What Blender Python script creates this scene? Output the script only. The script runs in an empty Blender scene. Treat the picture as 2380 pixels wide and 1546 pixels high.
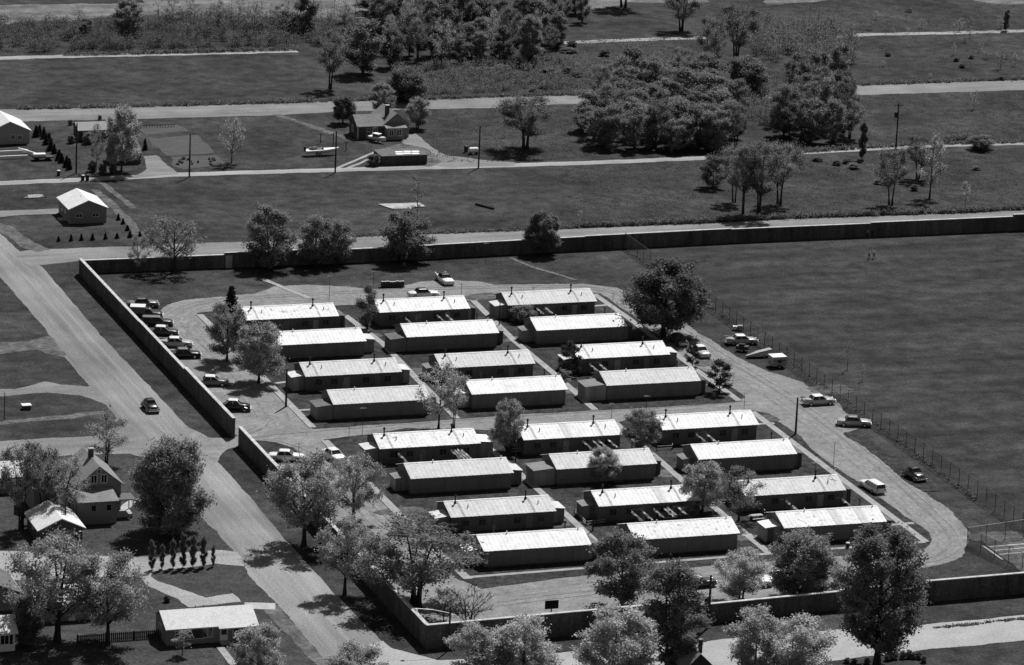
import bpy, math, random
import numpy as np
from mathutils import Vector, Matrix
S = bpy.context.scene
COL = S.collection
random.seed(7)
RNG = np.random.default_rng(7)

# ------------------------------------------------------------------ camera
W2, H2 = 2380.0, 1546.0            # survey units of the photograph
F, PITCH, ROLL, YAW, HC = 10403.7, 0.264884, 0.0432439, 0.339441, 185.0
cy, sy, cp, sp = math.cos(YAW), math.sin(YAW), math.cos(PITCH), math.sin(PITCH)
FWD = Vector((sy * cp, cy * cp, -sp)); RT0 = Vector((cy, -sy, 0)); UP0 = RT0.cross(FWD)
RT = math.cos(ROLL) * RT0 + math.sin(ROLL) * UP0
UP = -math.sin(ROLL) * RT0 + math.cos(ROLL) * UP0
cam = bpy.data.cameras.new('camera'); co = bpy.data.objects.new('camera', cam); COL.objects.link(co)
co.matrix_world = Matrix(((RT.x, UP.x, -FWD.x, 0), (RT.y, UP.y, -FWD.y, 0), (RT.z, UP.z, -FWD.z, HC), (0, 0, 0, 1)))
cam.sensor_width = 36; cam.lens = F / W2 * 36; cam.clip_start = 1; cam.clip_end = 20000
S.camera = co
# ------------------------------------------------------------------ light
SUN_EL, SUN_ROT = math.radians(55.5), math.radians(40)
wd = bpy.data.worlds.new('World'); S.world = wd; wd.use_nodes = True
nt = wd.node_tree; bg = nt.nodes['Background']
sk = nt.nodes.new('ShaderNodeTexSky'); sk.sky_type = 'NISHITA'; sk.sun_disc = False
sk.sun_elevation = SUN_EL; sk.sun_rotation = SUN_ROT
bw = nt.nodes.new('ShaderNodeRGBToBW')            # the photograph is monochrome
nt.links.new(sk.outputs[0], bw.inputs[0]); nt.links.new(bw.outputs[0], bg.inputs[0]); bg.inputs[1].default_value = 0.05
sl = bpy.data.lights.new('sun', 'SUN'); sl.energy = 5.0; sl.angle = math.radians(0.5); sl.color = (1, 1, 1)
so = bpy.data.objects.new('sun', sl); COL.objects.link(so)
sd = Vector((math.sin(SUN_ROT) * math.cos(SUN_EL), math.cos(SUN_ROT) * math.cos(SUN_EL), math.sin(SUN_EL)))
so.rotation_euler = sd.to_track_quat('Z', 'Y').to_euler(); so.location = (200, 600, 300)
S.view_settings.view_transform = 'Standard'; S.view_settings.look = 'None'
S.view_settings.exposure = 0.0; S.view_settings.gamma = 1; S.view_settings.use_curve_mapping = False

# ------------------------------------------------------------------ survey helpers (plan position of a point read off the photograph)
def G(u, v, z=0.0):
    d = RT * ((u - W2 / 2) / F) - UP * ((v - H2 / 2) / F) + FWD
    t = (z - HC) / d.z
    return Vector((d.x * t, d.y * t, z))
def PV(p):
    q = Vector(p) - Vector((0, 0, HC)); c = q.dot(FWD)
    return W2 / 2 + F * q.dot(RT) / c, H2 / 2 - F * q.dot(UP) / c
def HT(u, v, vt):
    b = G(u, v); lo, hi = 0.0, 60.0
    for _ in range(40):
        m = (lo + hi) / 2
        if PV((b.x, b.y, m))[1] > vt: lo = m
        else: hi = m
    return lo
def PPM(u, v):
    return F / (G(u, v) - Vector((0, 0, HC))).length

# ------------------------------------------------------------------ materials
def mat(name, c, var=0.15, scale=1.0, stretch=(1, 1, 1), c2=None, scale2=None, var2=0.0, rough=0.9, bump=0.0, bscale=4.0, spec=0.3, rnd=0.0, metal=0.0, coord='Object', grain=.2):
    m = bpy.data.materials.new(name); m.use_nodes = True
    n = m.node_tree.nodes; L = m.node_tree.links; b = n['Principled BSDF']
    b.inputs['Roughness'].default_value = rough; b.inputs['Metallic'].default_value = metal
    b.inputs['Specular IOR Level'].default_value = spec
    tc = n.new('ShaderNodeTexCoord'); mp = n.new('ShaderNodeMapping'); mp.inputs['Scale'].default_value = stretch
    src0 = tc.outputs[coord]
    if rnd:
        oi0 = n.new('ShaderNodeObjectInfo'); va = n.new('ShaderNodeVectorMath'); va.operation = 'ADD'; L.new(src0, va.inputs[0]); L.new(oi0.outputs['Location'], va.inputs[1]); src0 = va.outputs[0]
    L.new(src0, mp.inputs[0])
    def noise(sc, det=5, src=mp.outputs[0]):
        t = n.new('ShaderNodeTexNoise'); t.inputs['Scale'].default_value = sc; t.inputs['Detail'].default_value = det; t.inputs['Roughness'].default_value = 0.62
        L.new(src, t.inputs[0]); return t.outputs[0]
    def rng(src, a, z, lo=0.3, hi=0.7):
        r = n.new('ShaderNodeMapRange'); r.inputs[1].default_value = lo; r.inputs[2].default_value = hi; r.inputs[3].default_value = a; r.inputs[4].default_value = z
        L.new(src, r.inputs[0]); return r.outputs[0]
    def mul(a, b_):
        q = n.new('ShaderNodeMath'); q.operation = 'MULTIPLY'; L.new(a, q.inputs[0])
        if isinstance(b_, (int, float)): q.inputs[1].default_value = b_
        else: L.new(b_, q.inputs[1])
        return q.outputs[0]
    v = mul(rng(noise(scale), 1 - var, 1 + var), c)
    if scale2: v = mul(v, rng(noise(scale2, 3, src0), 1 - var2, 1 + var2))
    if c2 is not None:                                  # fine speckle
        v = mul(v, rng(noise(c2, 4, src0), 1 - grain, 1 + grain))
    if rnd:
        oi = n.new('ShaderNodeObjectInfo'); v = mul(v, rng(oi.outputs['Random'], 1 - rnd, 1 + rnd, 0, 1))
    L.new(v, b.inputs['Base Color'])
    if bump:
        bp = n.new('ShaderNodeBump'); bp.inputs['Strength'].default_value = bump; bp.inputs['Distance'].default_value = 0.15
        L.new(noise(bscale, 4, tc.outputs[coord]), bp.inputs['Height']); L.new(bp.outputs[0], b.inputs['Normal'])
    return m
def leafmat(name, c, trans=0.45, rnd=0.25):
    m = bpy.data.materials.new(name); m.use_nodes = True
    n = m.node_tree.nodes; L = m.node_tree.links; n.remove(n['Principled BSDF'])
    d = n.new('ShaderNodeBsdfDiffuse'); t = n.new('ShaderNodeBsdfTranslucent'); mx = n.new('ShaderNodeMixShader'); mx.inputs[0].default_value = trans
    oi = n.new('ShaderNodeObjectInfo'); r = n.new('ShaderNodeMapRange'); r.inputs[3].default_value = c * (1 - rnd); r.inputs[4].default_value = c * (1 + rnd)
    tc = n.new('ShaderNodeTexCoord'); ns = n.new('ShaderNodeTexNoise'); ns.inputs['Scale'].default_value = 1.1
    L.new(tc.outputs['Object'], ns.inputs[0]); r2 = n.new('ShaderNodeMapRange'); r2.inputs[1].default_value = .3; r2.inputs[2].default_value = .7; r2.inputs[3].default_value = .65; r2.inputs[4].default_value = 1.35
    L.new(ns.outputs[0], r2.inputs[0]); L.new(oi.outputs['Random'], r.inputs[0])
    q = n.new('ShaderNodeMath'); q.operation = 'MULTIPLY'; L.new(r.outputs[0], q.inputs[0]); L.new(r2.outputs[0], q.inputs[1])
    L.new(q.outputs[0], d.inputs[0]); L.new(q.outputs[0], t.inputs[0])
    L.new(d.outputs[0], mx.inputs[1]); L.new(t.outputs[0], mx.inputs[2]); L.new(mx.outputs[0], n['Material Output'].inputs[0])
    return m
M = {}
M['grass'] = mat('grass', .044, .5, .06, c2=2.6, grain=.5, scale2=.35, var2=.42, bump=.5, bscale=1.6, spec=.05)
M['field'] = mat('mown_field', .042, .48, .1, (.35, 1.5, 1), c2=2.6, grain=.5, scale2=.3, var2=.4, bump=.55, bscale=1.4, spec=.05)
M['lawn'] = mat('lawn', .042, .35, .14, c2=2.6, grain=.5, scale2=.7, var2=.5, bump=.4, bscale=2.0, spec=.05)
M['lawn2'] = mat('front_lawn', .054, .22, .15, c2=2.6, grain=.5, scale2=.7, var2=.25, bump=.4, bscale=2.0, spec=.05)
M['straw'] = mat('dry_grass', .145, .45, .06, (1, 2.5, 1), c2=1.2, scale2=.25, var2=.35, bump=.3, spec=.05)
M['rx'] = mat('gravel_along_x', .2, .2, .35, (.09, 1.4, 1), c2=3.0, grain=.27, scale2=.12, var2=.2, bump=.15, spec=.1)
M['rxb'] = mat('pale_road_along_x', .29, .16, .35, (.06, 1.4, 1), c2=3.0, grain=.27, scale2=.1, var2=.18, bump=.15, spec=.1)
M['rfront'] = mat('pale_pavement', .34, .12, .3, (.15, .8, 1), c2=3, scale2=.3, var2=.1, bump=.1, spec=.1)
M['ry'] = mat('gravel_along_y', .215, .26, .4, (1.3, .06, 1), c2=3.0, grain=.27, scale2=.035, var2=.28, bump=.15, spec=.1)
M['ry2'] = mat('worn_gravel_along_y', .24, .26, .4, (1.3, .06, 1), c2=3.0, grain=.27, scale2=.035, var2=.2, bump=.15, spec=.1)
M['gravel'] = mat('loop_gravel', .215, .2, .22, c2=3.0, grain=.27, scale2=.7, var2=.2, bump=.3, spec=.1)
M['rutl'] = mat('pale_rut', .225, .2, .3, c2=3, scale2=1.1, var2=.3, spec=.1); M['rutd'] = mat('dark_rut', .19, .2, .3, c2=3, scale2=1.1, var2=.3, spec=.1)
M['dirt'] = mat('bare_dirt', .11, .5, .35, c2=3, scale2=1.2, var2=.4, bump=.3, spec=.05)
M['walk'] = mat('walk_concrete', .31, .18, .5, c2=5, scale2=1.7, var2=.15, spec=.1)
M['wallblock'] = mat('wall_block', .085, .45, .9, (1, 1, .12), c2=3, grain=.4, scale2=.12, var2=.25, bump=.3, bscale=6, spec=.1)
M['coping'] = mat('coping_stone', .48, .3, 1.1, c2=6, spec=.15)
def raggedge(m, sc=1.3):
    n = m.node_tree.nodes; L = m.node_tree.links; b = n['Principled BSDF']
    at = n.new('ShaderNodeAttribute'); at.attribute_name = 'edge'; tc = n.new('ShaderNodeTexCoord')
    ns = n.new('ShaderNodeTexNoise'); ns.inputs['Scale'].default_value = sc; ns.inputs['Detail'].default_value = 6; ns.inputs['Roughness'].default_value = .7
    L.new(tc.outputs['Object'], ns.inputs[0])
    ad = n.new('ShaderNodeMath'); ad.operation = 'ADD'; L.new(at.outputs['Fac'], ad.inputs[0]); L.new(ns.outputs[0], ad.inputs[1])
    r = n.new('ShaderNodeMapRange'); r.inputs[1].default_value = .995; r.inputs[2].default_value = 1.005; L.new(ad.outputs[0], r.inputs[0])
    L.new(r.outputs[0], b.inputs['Alpha'])
M['roof'] = mat('hut_roof', .8, .11, .9, c2=6, scale2=2.5, var2=.05, rough=.75, spec=.2, rnd=.03)
M['roofg'] = mat('grey_hut_roof', .6, .1, .9, c2=6, scale2=2.5, var2=.07, rough=.75, spec=.2, rnd=.04)
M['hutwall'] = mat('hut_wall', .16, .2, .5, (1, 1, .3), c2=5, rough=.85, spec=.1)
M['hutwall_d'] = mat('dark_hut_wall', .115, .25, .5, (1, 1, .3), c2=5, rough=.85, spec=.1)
M['shed'] = mat('shed_boards', .22, .2, .6, (1, 1, .3), c2=5, rnd=.45, spec=.1)
M['dark'] = mat('dark_tar', .02, .3, 2, rough=.8)
M['pipe'] = mat('sooty_pipe', .018, .2, 3, rough=.7)
M['frame'] = mat('window_trim', .14, .15, 2)
M['white'] = mat('white_paint', .78, .06, 2, rough=.55)
M['glass'] = mat('dark_glass', .015, .1, 1, rough=.08, spec=.6)
M['wood'] = mat('weathered_pole', .035, .3, 2, (1, 1, .3))
M['bark'] = mat('bark', .035, .35, 1.5, (1, 1, .4))
M['barkl'] = mat('pale_bark', .09, .35, 1.5, (1, 1, .4))
M['steel'] = mat('galvanised_steel', .16, .15, 2, rough=.5, metal=.4)
M['chrome'] = mat('chrome', .5, .05, 2, rough=.45, metal=.8)
M['tyre'] = mat('tyre_rubber', .02, .2, 3)
M['iron'] = mat('dark_iron', .03, .3, 2, rough=.6)
M['tin'] = mat('dull_tin', .3, .3, 2, rough=.5, metal=.5)
M['board'] = mat('grey_boards', .06, .3, .8, (1, 1, .3), c2=4)
M['concrete'] = mat('old_concrete', .38, .3, .5, c2=4)
M['soil'] = mat('tilled_soil', .062, .35, .5, (.5, 3, 1), c2=2.5, bump=.4)
M['hw_light'] = mat('pale_siding', .30, .08, .4, (1, 1, 4), c2=4)
M['hw_mid'] = mat('grey_siding', .22, .1, .4, (1, 1, 4), c2=4)
M['hw_dark'] = mat('dark_siding', .07, .15, .4, (1, 1, 4), c2=4)
M['shingle_w'] = mat('white_shingles', .66, .08, .7, c2=5, scale2=2.2, var2=.07, spec=.15, rnd=.05)
M['shingle_g'] = mat('grey_shingles', .22, .15, .7, c2=5, scale2=2.2, var2=.12, spec=.1, rnd=.06)
M['shingle_d'] = mat('dark_shingles', .14, .2, .7, c2=5, scale2=2.2, var2=.12, spec=.1, rnd=.06)
M['skin'] = mat('skin', .3, .05, 3); M['shirt'] = mat('white_shirt', .8, .05, 3); M['cloth'] = mat('dark_cloth', .03, .2, 3)
for k in ('field', 'lawn', 'lawn2', 'straw', 'rx', 'rxb', 'rfront', 'ry', 'gravel', 'dirt', 'soil', 'rutl', 'rutd', 'ry2'): raggedge(M[k])
for k, c in (('black', .015), ('dk', .045), ('md', .16), ('lt', .38), ('wh', .75)):
    M['car_' + k] = mat('car_paint_' + k, c, .04, 1, rough=.3, spec=.5)
for k, c, t in (('leaf', .36, .58), ('leafl', .38, .58), ('leafd', .18, .5), ('leafm', .26, .52), ('leafp', .46, .58), ('leafw', .25, .5), ('needle', .05, .15), ('needle2', .09, .3), ('brush', .19, .5), ('weed', .17, .5)):
    M[k] = leafmat(k + '_leaves', c, t)
def sheetmat():
    m = leafmat('washed_linen', .85, .4, .05); return m
M['linen'] = sheetmat()
def wiremesh():
    m = bpy.data.materials.new('chain_link'); m.use_nodes = True
    n = m.node_tree.nodes; L = m.node_tree.links; b = n['Principled BSDF']; b.inputs['Base Color'].default_value = (.3, .3, .3, 1)
    b.inputs['Alpha'].default_value = .28; b.inputs['Roughness'].default_value = .6
    return m
M['mesh'] = wiremesh()
def sootmat(base, nm):
    m = base.copy(); m.name = nm; n = m.node_tree.nodes; L = m.node_tree.links; b = n['Principled BSDF']
    src = b.inputs['Base Color'].links[0].from_socket
    tc = n.new('ShaderNodeTexCoord'); sx = n.new('ShaderNodeSeparateXYZ'); L.new(tc.outputs['Object'], sx.inputs[0])
    a = n.new('ShaderNodeMath'); a.operation = 'ABSOLUTE'; L.new(sx.outputs[0], a.inputs[0])
    ns = n.new('ShaderNodeTexNoise'); ns.inputs['Scale'].default_value = 1.5; L.new(tc.outputs['Object'], ns.inputs[0])
    ad = n.new('ShaderNodeMath'); ad.operation = 'MULTIPLY_ADD'; ad.inputs[1].default_value = .35; L.new(ns.outputs[0], ad.inputs[0]); L.new(a.outputs[0], ad.inputs[2])
    r = n.new('ShaderNodeMapRange'); r.inputs[1].default_value = .2; r.inputs[2].default_value = .42; r.inputs[3].default_value = .5; r.inputs[4].default_value = 1
    L.new(ad.outputs[0], r.inputs[0]); q = n.new('ShaderNodeMath'); q.operation = 'MULTIPLY'; L.new(src, q.inputs[0]); L.new(r.outputs[0], q.inputs[1])
    L.new(q.outputs[0], b.inputs['Base Color']); return m
def rustmat(base, nm, amt=.55):
    m = base.copy(); m.name = nm; n = m.node_tree.nodes; L = m.node_tree.links; b = n['Principled BSDF']; src = b.inputs['Base Color'].links[0].from_socket
    tc = n.new('ShaderNodeTexCoord'); oi = n.new('ShaderNodeObjectInfo'); va = n.new('ShaderNodeVectorMath'); va.operation = 'ADD'; L.new(tc.outputs['Object'], va.inputs[0]); L.new(oi.outputs['Location'], va.inputs[1])
    ns = n.new('ShaderNodeTexNoise'); ns.inputs['Scale'].default_value = 1.4; ns.inputs['Detail'].default_value = 7; ns.inputs['Roughness'].default_value = .75; L.new(va.outputs[0], ns.inputs[0])
    r = n.new('ShaderNodeMapRange'); r.inputs[1].default_value = .54; r.inputs[2].default_value = .68; r.inputs[3].default_value = 1; r.inputs[4].default_value = amt; L.new(ns.outputs[0], r.inputs[0])
    q = n.new('ShaderNodeMath'); q.operation = 'MULTIPLY'; L.new(src, q.inputs[0]); L.new(r.outputs[0], q.inputs[1]); L.new(q.outputs[0], b.inputs['Base Color']); return m
M['roofr'] = rustmat(M['roof'], 'rust_flecked_hut_roof', .3); M['roof'] = rustmat(M['roof'], 'worn_hut_roof', .74); M['roofg'] = rustmat(M['roofg'], 'worn_grey_hut_roof', .72); M['roofr_s'] = sootmat(M['roofr'], 'sooty_rust_flecked_roof')
M['roof_s'] = sootmat(M['roof'], 'sooty_hut_roof'); M['roofg_s'] = sootmat(M['roofg'], 'sooty_grey_hut_roof')

# ------------------------------------------------------------------ mesh helpers
class MB:
    def __init__(s): s.v = []; s.f = []
    def add(s, v, f):
        o = len(s.v); s.v += [tuple(p) for p in v]; s.f += [tuple(i + o for i in q) for q in f]; return s
    def box(s, x0, x1, y0, y1, z0, z1):
        return s.add([(x0, y0, z0), (x1, y0, z0), (x1, y1, z0), (x0, y1, z0), (x0, y0, z1), (x1, y0, z1), (x1, y1, z1), (x0, y1, z1)],
                     [(0, 3, 2, 1), (4, 5, 6, 7), (0, 1, 5, 4), (1, 2, 6, 5), (2, 3, 7, 6), (3, 0, 4, 7)])
    def tube(s, pts, rad, n=5, cap=True):
        pts = [Vector(p) for p in pts]; o = len(s.v); N = len(pts)
        if isinstance(rad, (int, float)): rad = [rad] * N
        for i, p in enumerate(pts):
            d = (pts[min(i + 1, N - 1)] - pts[max(i - 1, 0)])
            if d.length < 1e-6: d = Vector((0, 0, 1))
            d.normalize(); a = d.orthogonal() if abs(d.z) < .99 else Vector((1, 0, 0)); a = (a - d * a.dot(d)).normalized(); b = d.cross(a)
            for k in range(n):
                t = 2 * math.pi * k / n; s.v.append(tuple(p + (a * math.cos(t) + b * math.sin(t)) * rad[i]))
        for i in range(N - 1):
            for k in range(n):
                k2 = (k + 1) % n; s.f.append((o + i * n + k, o + i * n + k2, o + (i + 1) * n + k2, o + (i + 1) * n + k))
        if cap:
            s.f.append(tuple(o + k for k in range(n))[::-1]); s.f.append(tuple(o + (N - 1) * n + k for k in range(n)))
        return s
    def loft(s, rings, cap=True):
        o = len(s.v); n = len(rings[0])
        for r in rings: s.v += [tuple(p) for p in r]
        for i in range(len(rings) - 1):
            for k in range(n):
                k2 = (k + 1) % n; s.f.append((o + i * n + k, o + i * n + k2, o + (i + 1) * n + k2, o + (i + 1) * n + k))
        if cap:
            s.f.append(tuple(o + k for k in range(n))[::-1]); s.f.append(tuple(o + (len(rings) - 1) * n + k for k in range(n)))
        return s
    def prism(s, poly, axis, a, b):
        """extrude a 2-D outline: axis 'x' -> poly is (y,z); 'y' -> (x,z); 'z' -> (x,y)"""
        f = {'x': lambda p, t: (t, p[0], p[1]), 'y': lambda p, t: (p[0], t, p[1]), 'z': lambda p, t: (p[0], p[1], t)}[axis]
        return s.loft([[f(p, a) for p in poly], [f(p, b) for p in poly]])
    def mesh(s, name, m):
        me = bpy.data.meshes.new(name); me.from_pydata(s.v, [], s.f); me.update()
        if m is not None: me.materials.append(m)
        import bmesh as bm_
        b = bm_.new(); b.from_mesh(me); bm_.ops.recalc_face_normals(b, faces=b.faces); b.to_mesh(me); b.free()
        return me
    def build(s, name, m, parent=None, loc=(0, 0, 0), rot=0, smooth=False):
        me = s.mesh(name, m)
        if smooth: me.polygons.foreach_set('use_smooth', [True] * len(me.polygons))
        return inst(name, me, parent, loc, rot)
def inst(name, me, parent=None, loc=(0, 0, 0), rot=0):
    o = bpy.data.objects.new(name, me); COL.objects.link(o); o.location = loc; o.rotation_euler = (0, 0, rot)
    if parent is not None: o.parent = parent
    return o
def tag(o, label, cat, group=None):
    o['label'] = label; o['category'] = cat
    if group: o['group'] = group
    return o
def thing(name, label, cat, loc=(0, 0, 0), rot=0, group=None):
    o = bpy.data.objects.new(name, None); COL.objects.link(o); o.location = loc; o.rotation_euler = (0, 0, rot); o.empty_display_size = .3
    return tag(o, label, cat, group)
KIDS = {}
def kids(o):
    return [c for c in o.children]
def dup(root, label, loc, rot=0, scale=(1, 1, 1), group=None):
    def cp_(o, par):
        c = o.copy(); COL.objects.link(c); c.parent = par
        for ch in o.children: cp_(ch, c)
        return c
    r = cp_(root, None); r.location = loc; r.rotation_euler = (0, 0, rot); r.scale = scale; r['label'] = label
    if group: r['group'] = group
    return r

# ------------------------------------------------------------------ flat setting sheets
PLACED = {}
def level(p, strip=0.0):
    """sheets that overlap lie 4 mm above one another (occupancy kept on a 3 m grid)"""
    C = 3.0; cells = set()
    for q in p:
        for dx in (-1, 0, 1):
            for dy in (-1, 0, 1): cells.add((int(q.x // C) + dx, int(q.y // C) + dy))
    if not strip:
        xs = np.array([q.x for q in p]); ys = np.array([q.y for q in p]); x2, y2 = np.roll(xs, -1), np.roll(ys, -1)
        for j in range(int(ys.min() // C), int(ys.max() // C) + 1):
            y = (j + .5) * C; m = (ys > y) != (y2 > y)
            if not m.any(): continue
            xi = np.sort(xs[m] + (y - ys[m]) * (x2[m] - xs[m]) / (y2[m] - ys[m]))
            for k in range(0, len(xi) - 1, 2):
                for i in range(int(xi[k] // C), int(xi[k + 1] // C) + 1): cells.add((i, j))
    z = max([.0] + [PLACED.get(c, 0.0) for c in cells]) + .004
    for c in cells: PLACED[c] = z
    return z
def wob(t, sd):
    return math.sin(t * .55 + sd) * .5 + math.sin(t * 1.37 + sd * 2.1) * .35 + math.sin(t * 3.1 + sd * 3.3) * .25
def subdiv(pts, step, jit, closed=True):
    out = []; n = len(pts); s0 = 0.0; sd = random.uniform(0, 50)
    for i in range(n if closed else n - 1):
        a, b = pts[i], pts[(i + 1) % n]; L = (b - a).length; k = max(1, int(L / step))
        nv = Vector((-(b - a).y, (b - a).x, 0)).normalized() if L > 0 else Vector((0, 0, 0))
        for j in range(k):
            t = j / k; q = a.lerp(b, t)
            if jit: q = q + nv * jit * wob(s0 + L * t, sd)
            out.append(q)
        s0 += L
    if not closed: out.append(pts[-1])
    return out
def smoothpoly(pts, it=2, closed=True):
    for _ in range(it):
        out = []; n = len(pts)
        for i in range(n if closed else n - 1):
            a, b = pts[i], pts[(i + 1) % n]; out += [a.lerp(b, .25), a.lerp(b, .75)]
        if not closed: out = [pts[0]] + out + [pts[-1]]
        pts = out
    return pts
def flat_mesh(name, v, f, edge, m):
    me = bpy.data.meshes.new(name); me.from_pydata(v, [], f); me.materials.append(m); me.update()
    at = me.attributes.new('edge', 'FLOAT', 'POINT'); at.data.foreach_set('value', edge)
    fl = [p for p in me.polygons if p.normal.z < 0]
    if fl:
        for p in fl: p.flip()
        me.update()
    o = inst(name, me); o['kind'] = 'structure'; return o
def sheet(name, pix, m, jit=.25, smooth=0, world=False, z=None, fringe=None):
    """a flat patch of ground; its margin thins out raggedly over the fringe"""
    p = [Vector((q[0], q[1], 0)) for q in pix] if world else [G(*q) for q in pix]
    if smooth: p = smoothpoly(p, smooth)
    p = subdiv(p, 1.5, jit) if jit else p
    area = sum(p[i].x * p[(i + 1) % len(p)].y - p[(i + 1) % len(p)].x * p[i].y for i in range(len(p)))
    if area < 0: p = p[::-1]
    if z is None: z = level(p)
    if fringe is None: fringe = max(.35, jit * 3.2)
    n = len(p); v = [(q.x, q.y, z) for q in p]; f = [tuple(range(n))]; e = [1.0] * n
    for i, q in enumerate(p):
        d = (p[(i + 1) % n] - p[i - 1]).normalized(); o = Vector((d.y, -d.x, 0)) * fringe
        v.append((q.x + o.x, q.y + o.y, z)); e.append(0.0)
    f += [(i, n + i, n + (i + 1) % n, (i + 1) % n) for i in range(n)]
    return flat_mesh(name, v, f, e, m)
def ribbon(name, pix, width, m, jit=.12, smooth=0, z=None, world=False, fringe=None):
    p = [Vector((q[0], q[1], 0)) for q in pix] if world else [G(*q) for q in pix]
    if smooth: p = smoothpoly(p, smooth, False)
    p = subdiv(p, 1.5, 0, False); v = []; f = []; e = []
    if z is None: z = level(p, width)
    if fringe is None: fringe = max(.2, jit * 2.5)
    jit = min(jit, width * .16); fringe = min(fringe, width * .5)
    a, b = random.uniform(0, 50), random.uniform(0, 50)
    for i, q in enumerate(p):
        d = (p[min(i + 1, len(p) - 1)] - p[max(i - 1, 0)]).normalized(); nv = Vector((-d.y, d.x, 0)); t = i * 1.5
        for w, ed in ((width / 2 + fringe / 2 + jit * wob(t, a), 0), (width / 2 - fringe / 2 + jit * wob(t, a), 1), (-width / 2 + fringe / 2 - jit * wob(t, b), 1), (-width / 2 - fringe / 2 - jit * wob(t, b), 0)):
            r = q + nv * w; v.append((r.x, r.y, z)); e.append(float(ed))
    for i in range(len(p) - 1):
        for k in range(3): f.append((4 * i + k, 4 * i + k + 1, 4 * i + 5 + k, 4 * i + 4 + k))
    return flat_mesh(name, v, f, e, m)
def walk(pix, width=1.1, world=False):
    """a raised concrete walk: a real slab 8 cm thick"""
    p = [Vector((q[0], q[1], 0)) for q in pix] if world else [G(*q) for q in pix]
    m = MB(); h = .10 + random.uniform(0, .012)
    rings = []
    for i, q in enumerate(p):
        d = (p[min(i + 1, len(p) - 1)] - p[max(i - 1, 0)]).normalized(); nv = Vector((-d.y, d.x, 0)) * width / 2
        rings.append([(q.x + nv.x, q.y + nv.y, -.05), (q.x - nv.x, q.y - nv.y, -.05), (q.x - nv.x, q.y - nv.y, h), (q.x + nv.x, q.y + nv.y, h)])
    o = m.loft(rings).build('sidewalk', M['walk']); o['kind'] = 'structure'; return o

me = bpy.data.meshes.new('ground'); K = 9000
me.from_pydata([(-K, -2000, 0), (K, -2000, 0), (K, 2 * K, 0), (-K, 2 * K, 0)], [], [(0, 1, 2, 3)]); me.materials.append(M['grass'])
inst('ground', me)['kind'] = 'structure'
# far pale fields
sheet('dry_field', [(-200, -10), (700, -18), (836, -4), (836, 40), (640, 42), (560, 34), (460, 42), (300, 28), (230, 36), (160, 47), (95, 44), (0, 54), (-200, 60)], M['straw'], .8)
sheet('dry_field', [(1360, -5), (1600, -12), (1640, 4), (1560, 6), (1460, 3), (1420, 14), (1368, 22)], M['straw'], .6)
sheet('dry_field', [(1790, -6), (1950, -6), (1870, 4), (1785, 9)], M['straw'], .6)
sheet('dry_field', [(2235, -12), (2500, -18), (2500, -2), (2370, 8), (2320, 8), (2280, 2)], M['straw'], .6)
ribbon('dark_field_strip', [(-120, 6), (150, 2), (330, 0)], 7, M['field'], .5)
# the right-hand playing field, inside the wall
sheet('playing_field', [(1448, 577), (2027, 551), (2480, 531), (2480, 1390), (2390, 1230), (2270, 1160)], M['field'], .3)
# roads
ribbon('country_lane', [(-60, 137), (150, 131), (425, 125), (595, 121), (690, 118)], 2.9, M['rxb'], .35)
ribbon('country_lane', [(1295, 100), (1450, 93.5), (1560, 90), (1640, 87)], 2.7, M['rxb'], .3)
ribbon('country_lane', [(1940, 86), (2022, 80), (2200, 77), (2480, 69)], 2.7, M['rxb'], .3)
sheet('wide_road', [(-80, 258), (45, 255), (290, 250), (595, 242), (780, 236), (985, 232), (1190, 225), (1350, 221), (2000, 199), (2480, 182), (2480, 205), (2005, 220), (1350, 241), (1250, 242.5), (1150, 250), (995, 252.5), (780, 259), (660, 266), (595, 268), (290, 276), (-80, 284)], M['rx'], .22)
ribbon('narrow_lane', [(-60, 428), (140, 420), (300, 412), (440, 405), (780, 395), (1110, 386.5), (1400, 377.5), (1650, 366.5), (1990, 347.5), (2160, 338.5), (2480, 330)], 2.9, M['rxb'], .22)
sheet('gravel_road', [(-110, 415), (0, 545), (45, 586), (95, 620), (232, 780), (370, 925), (440, 1000), (505, 1075), (582, 1160), (649, 1242), (767, 1372), (880, 1487), (960, 1560), (760, 1560), (745, 1530), (645, 1407), (595, 1360), (545, 1284), (460, 1194), (347, 1064), (287, 984), (250, 943), (147, 823), (107, 763), (0, 640), (-110, 500)], M['ry'], .12)
sheet('wall_road', [(20, 590), (87, 581), (300, 574), (475, 565.5), (582, 563.5), (820, 551), (1005, 545), (1190, 538), (1350, 530.5), (1637, 519), (1825, 509.5), (2000, 503.5), (2260, 494), (2480, 483), (2480, 524), (2027, 545), (1785, 554), (1440, 570), (1190, 585), (807, 608), (530, 618), (190, 605), (100, 614), (70, 617)], M['rx'], .22)
sheet('cross_street', [(-60, 1030), (0, 1027), (220, 1015), (262, 1000), (295, 986), (350, 1050), (345, 1064), (302, 1052), (212, 1055), (0, 1063), (-60, 1064)], M['rx'], .25)
sheet('driveway', [(-40, 798), (30, 797), (70, 794), (112, 782), (150, 828), (120, 822), (90, 812), (45, 815), (0, 821), (-40, 824)], M['dirt'], .25)
sheet('driveway', [(-40, 906), (40, 906), (70, 898), (105, 888), (140, 896), (200, 900), (215, 898), (258, 945), (225, 930), (190, 917), (110, 911), (50, 915), (-40, 924)], M['rx'], .25)
ribbon('footpath', [(-20, 986), (60, 977), (150, 970), (237, 957)], 1.8, M['dirt'], .4)
sheet('driveway', [(-40, 493), (60, 490), (140, 486), (142, 495), (80, 497), (30, 500), (-40, 508)], M['rx'], .3)
sheet('verge_dirt', [(0, 520), (30, 532), (62, 560), (110, 580), (88, 584), (60, 575), (25, 550), (-5, 530)], M['dirt'], .35)
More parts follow.
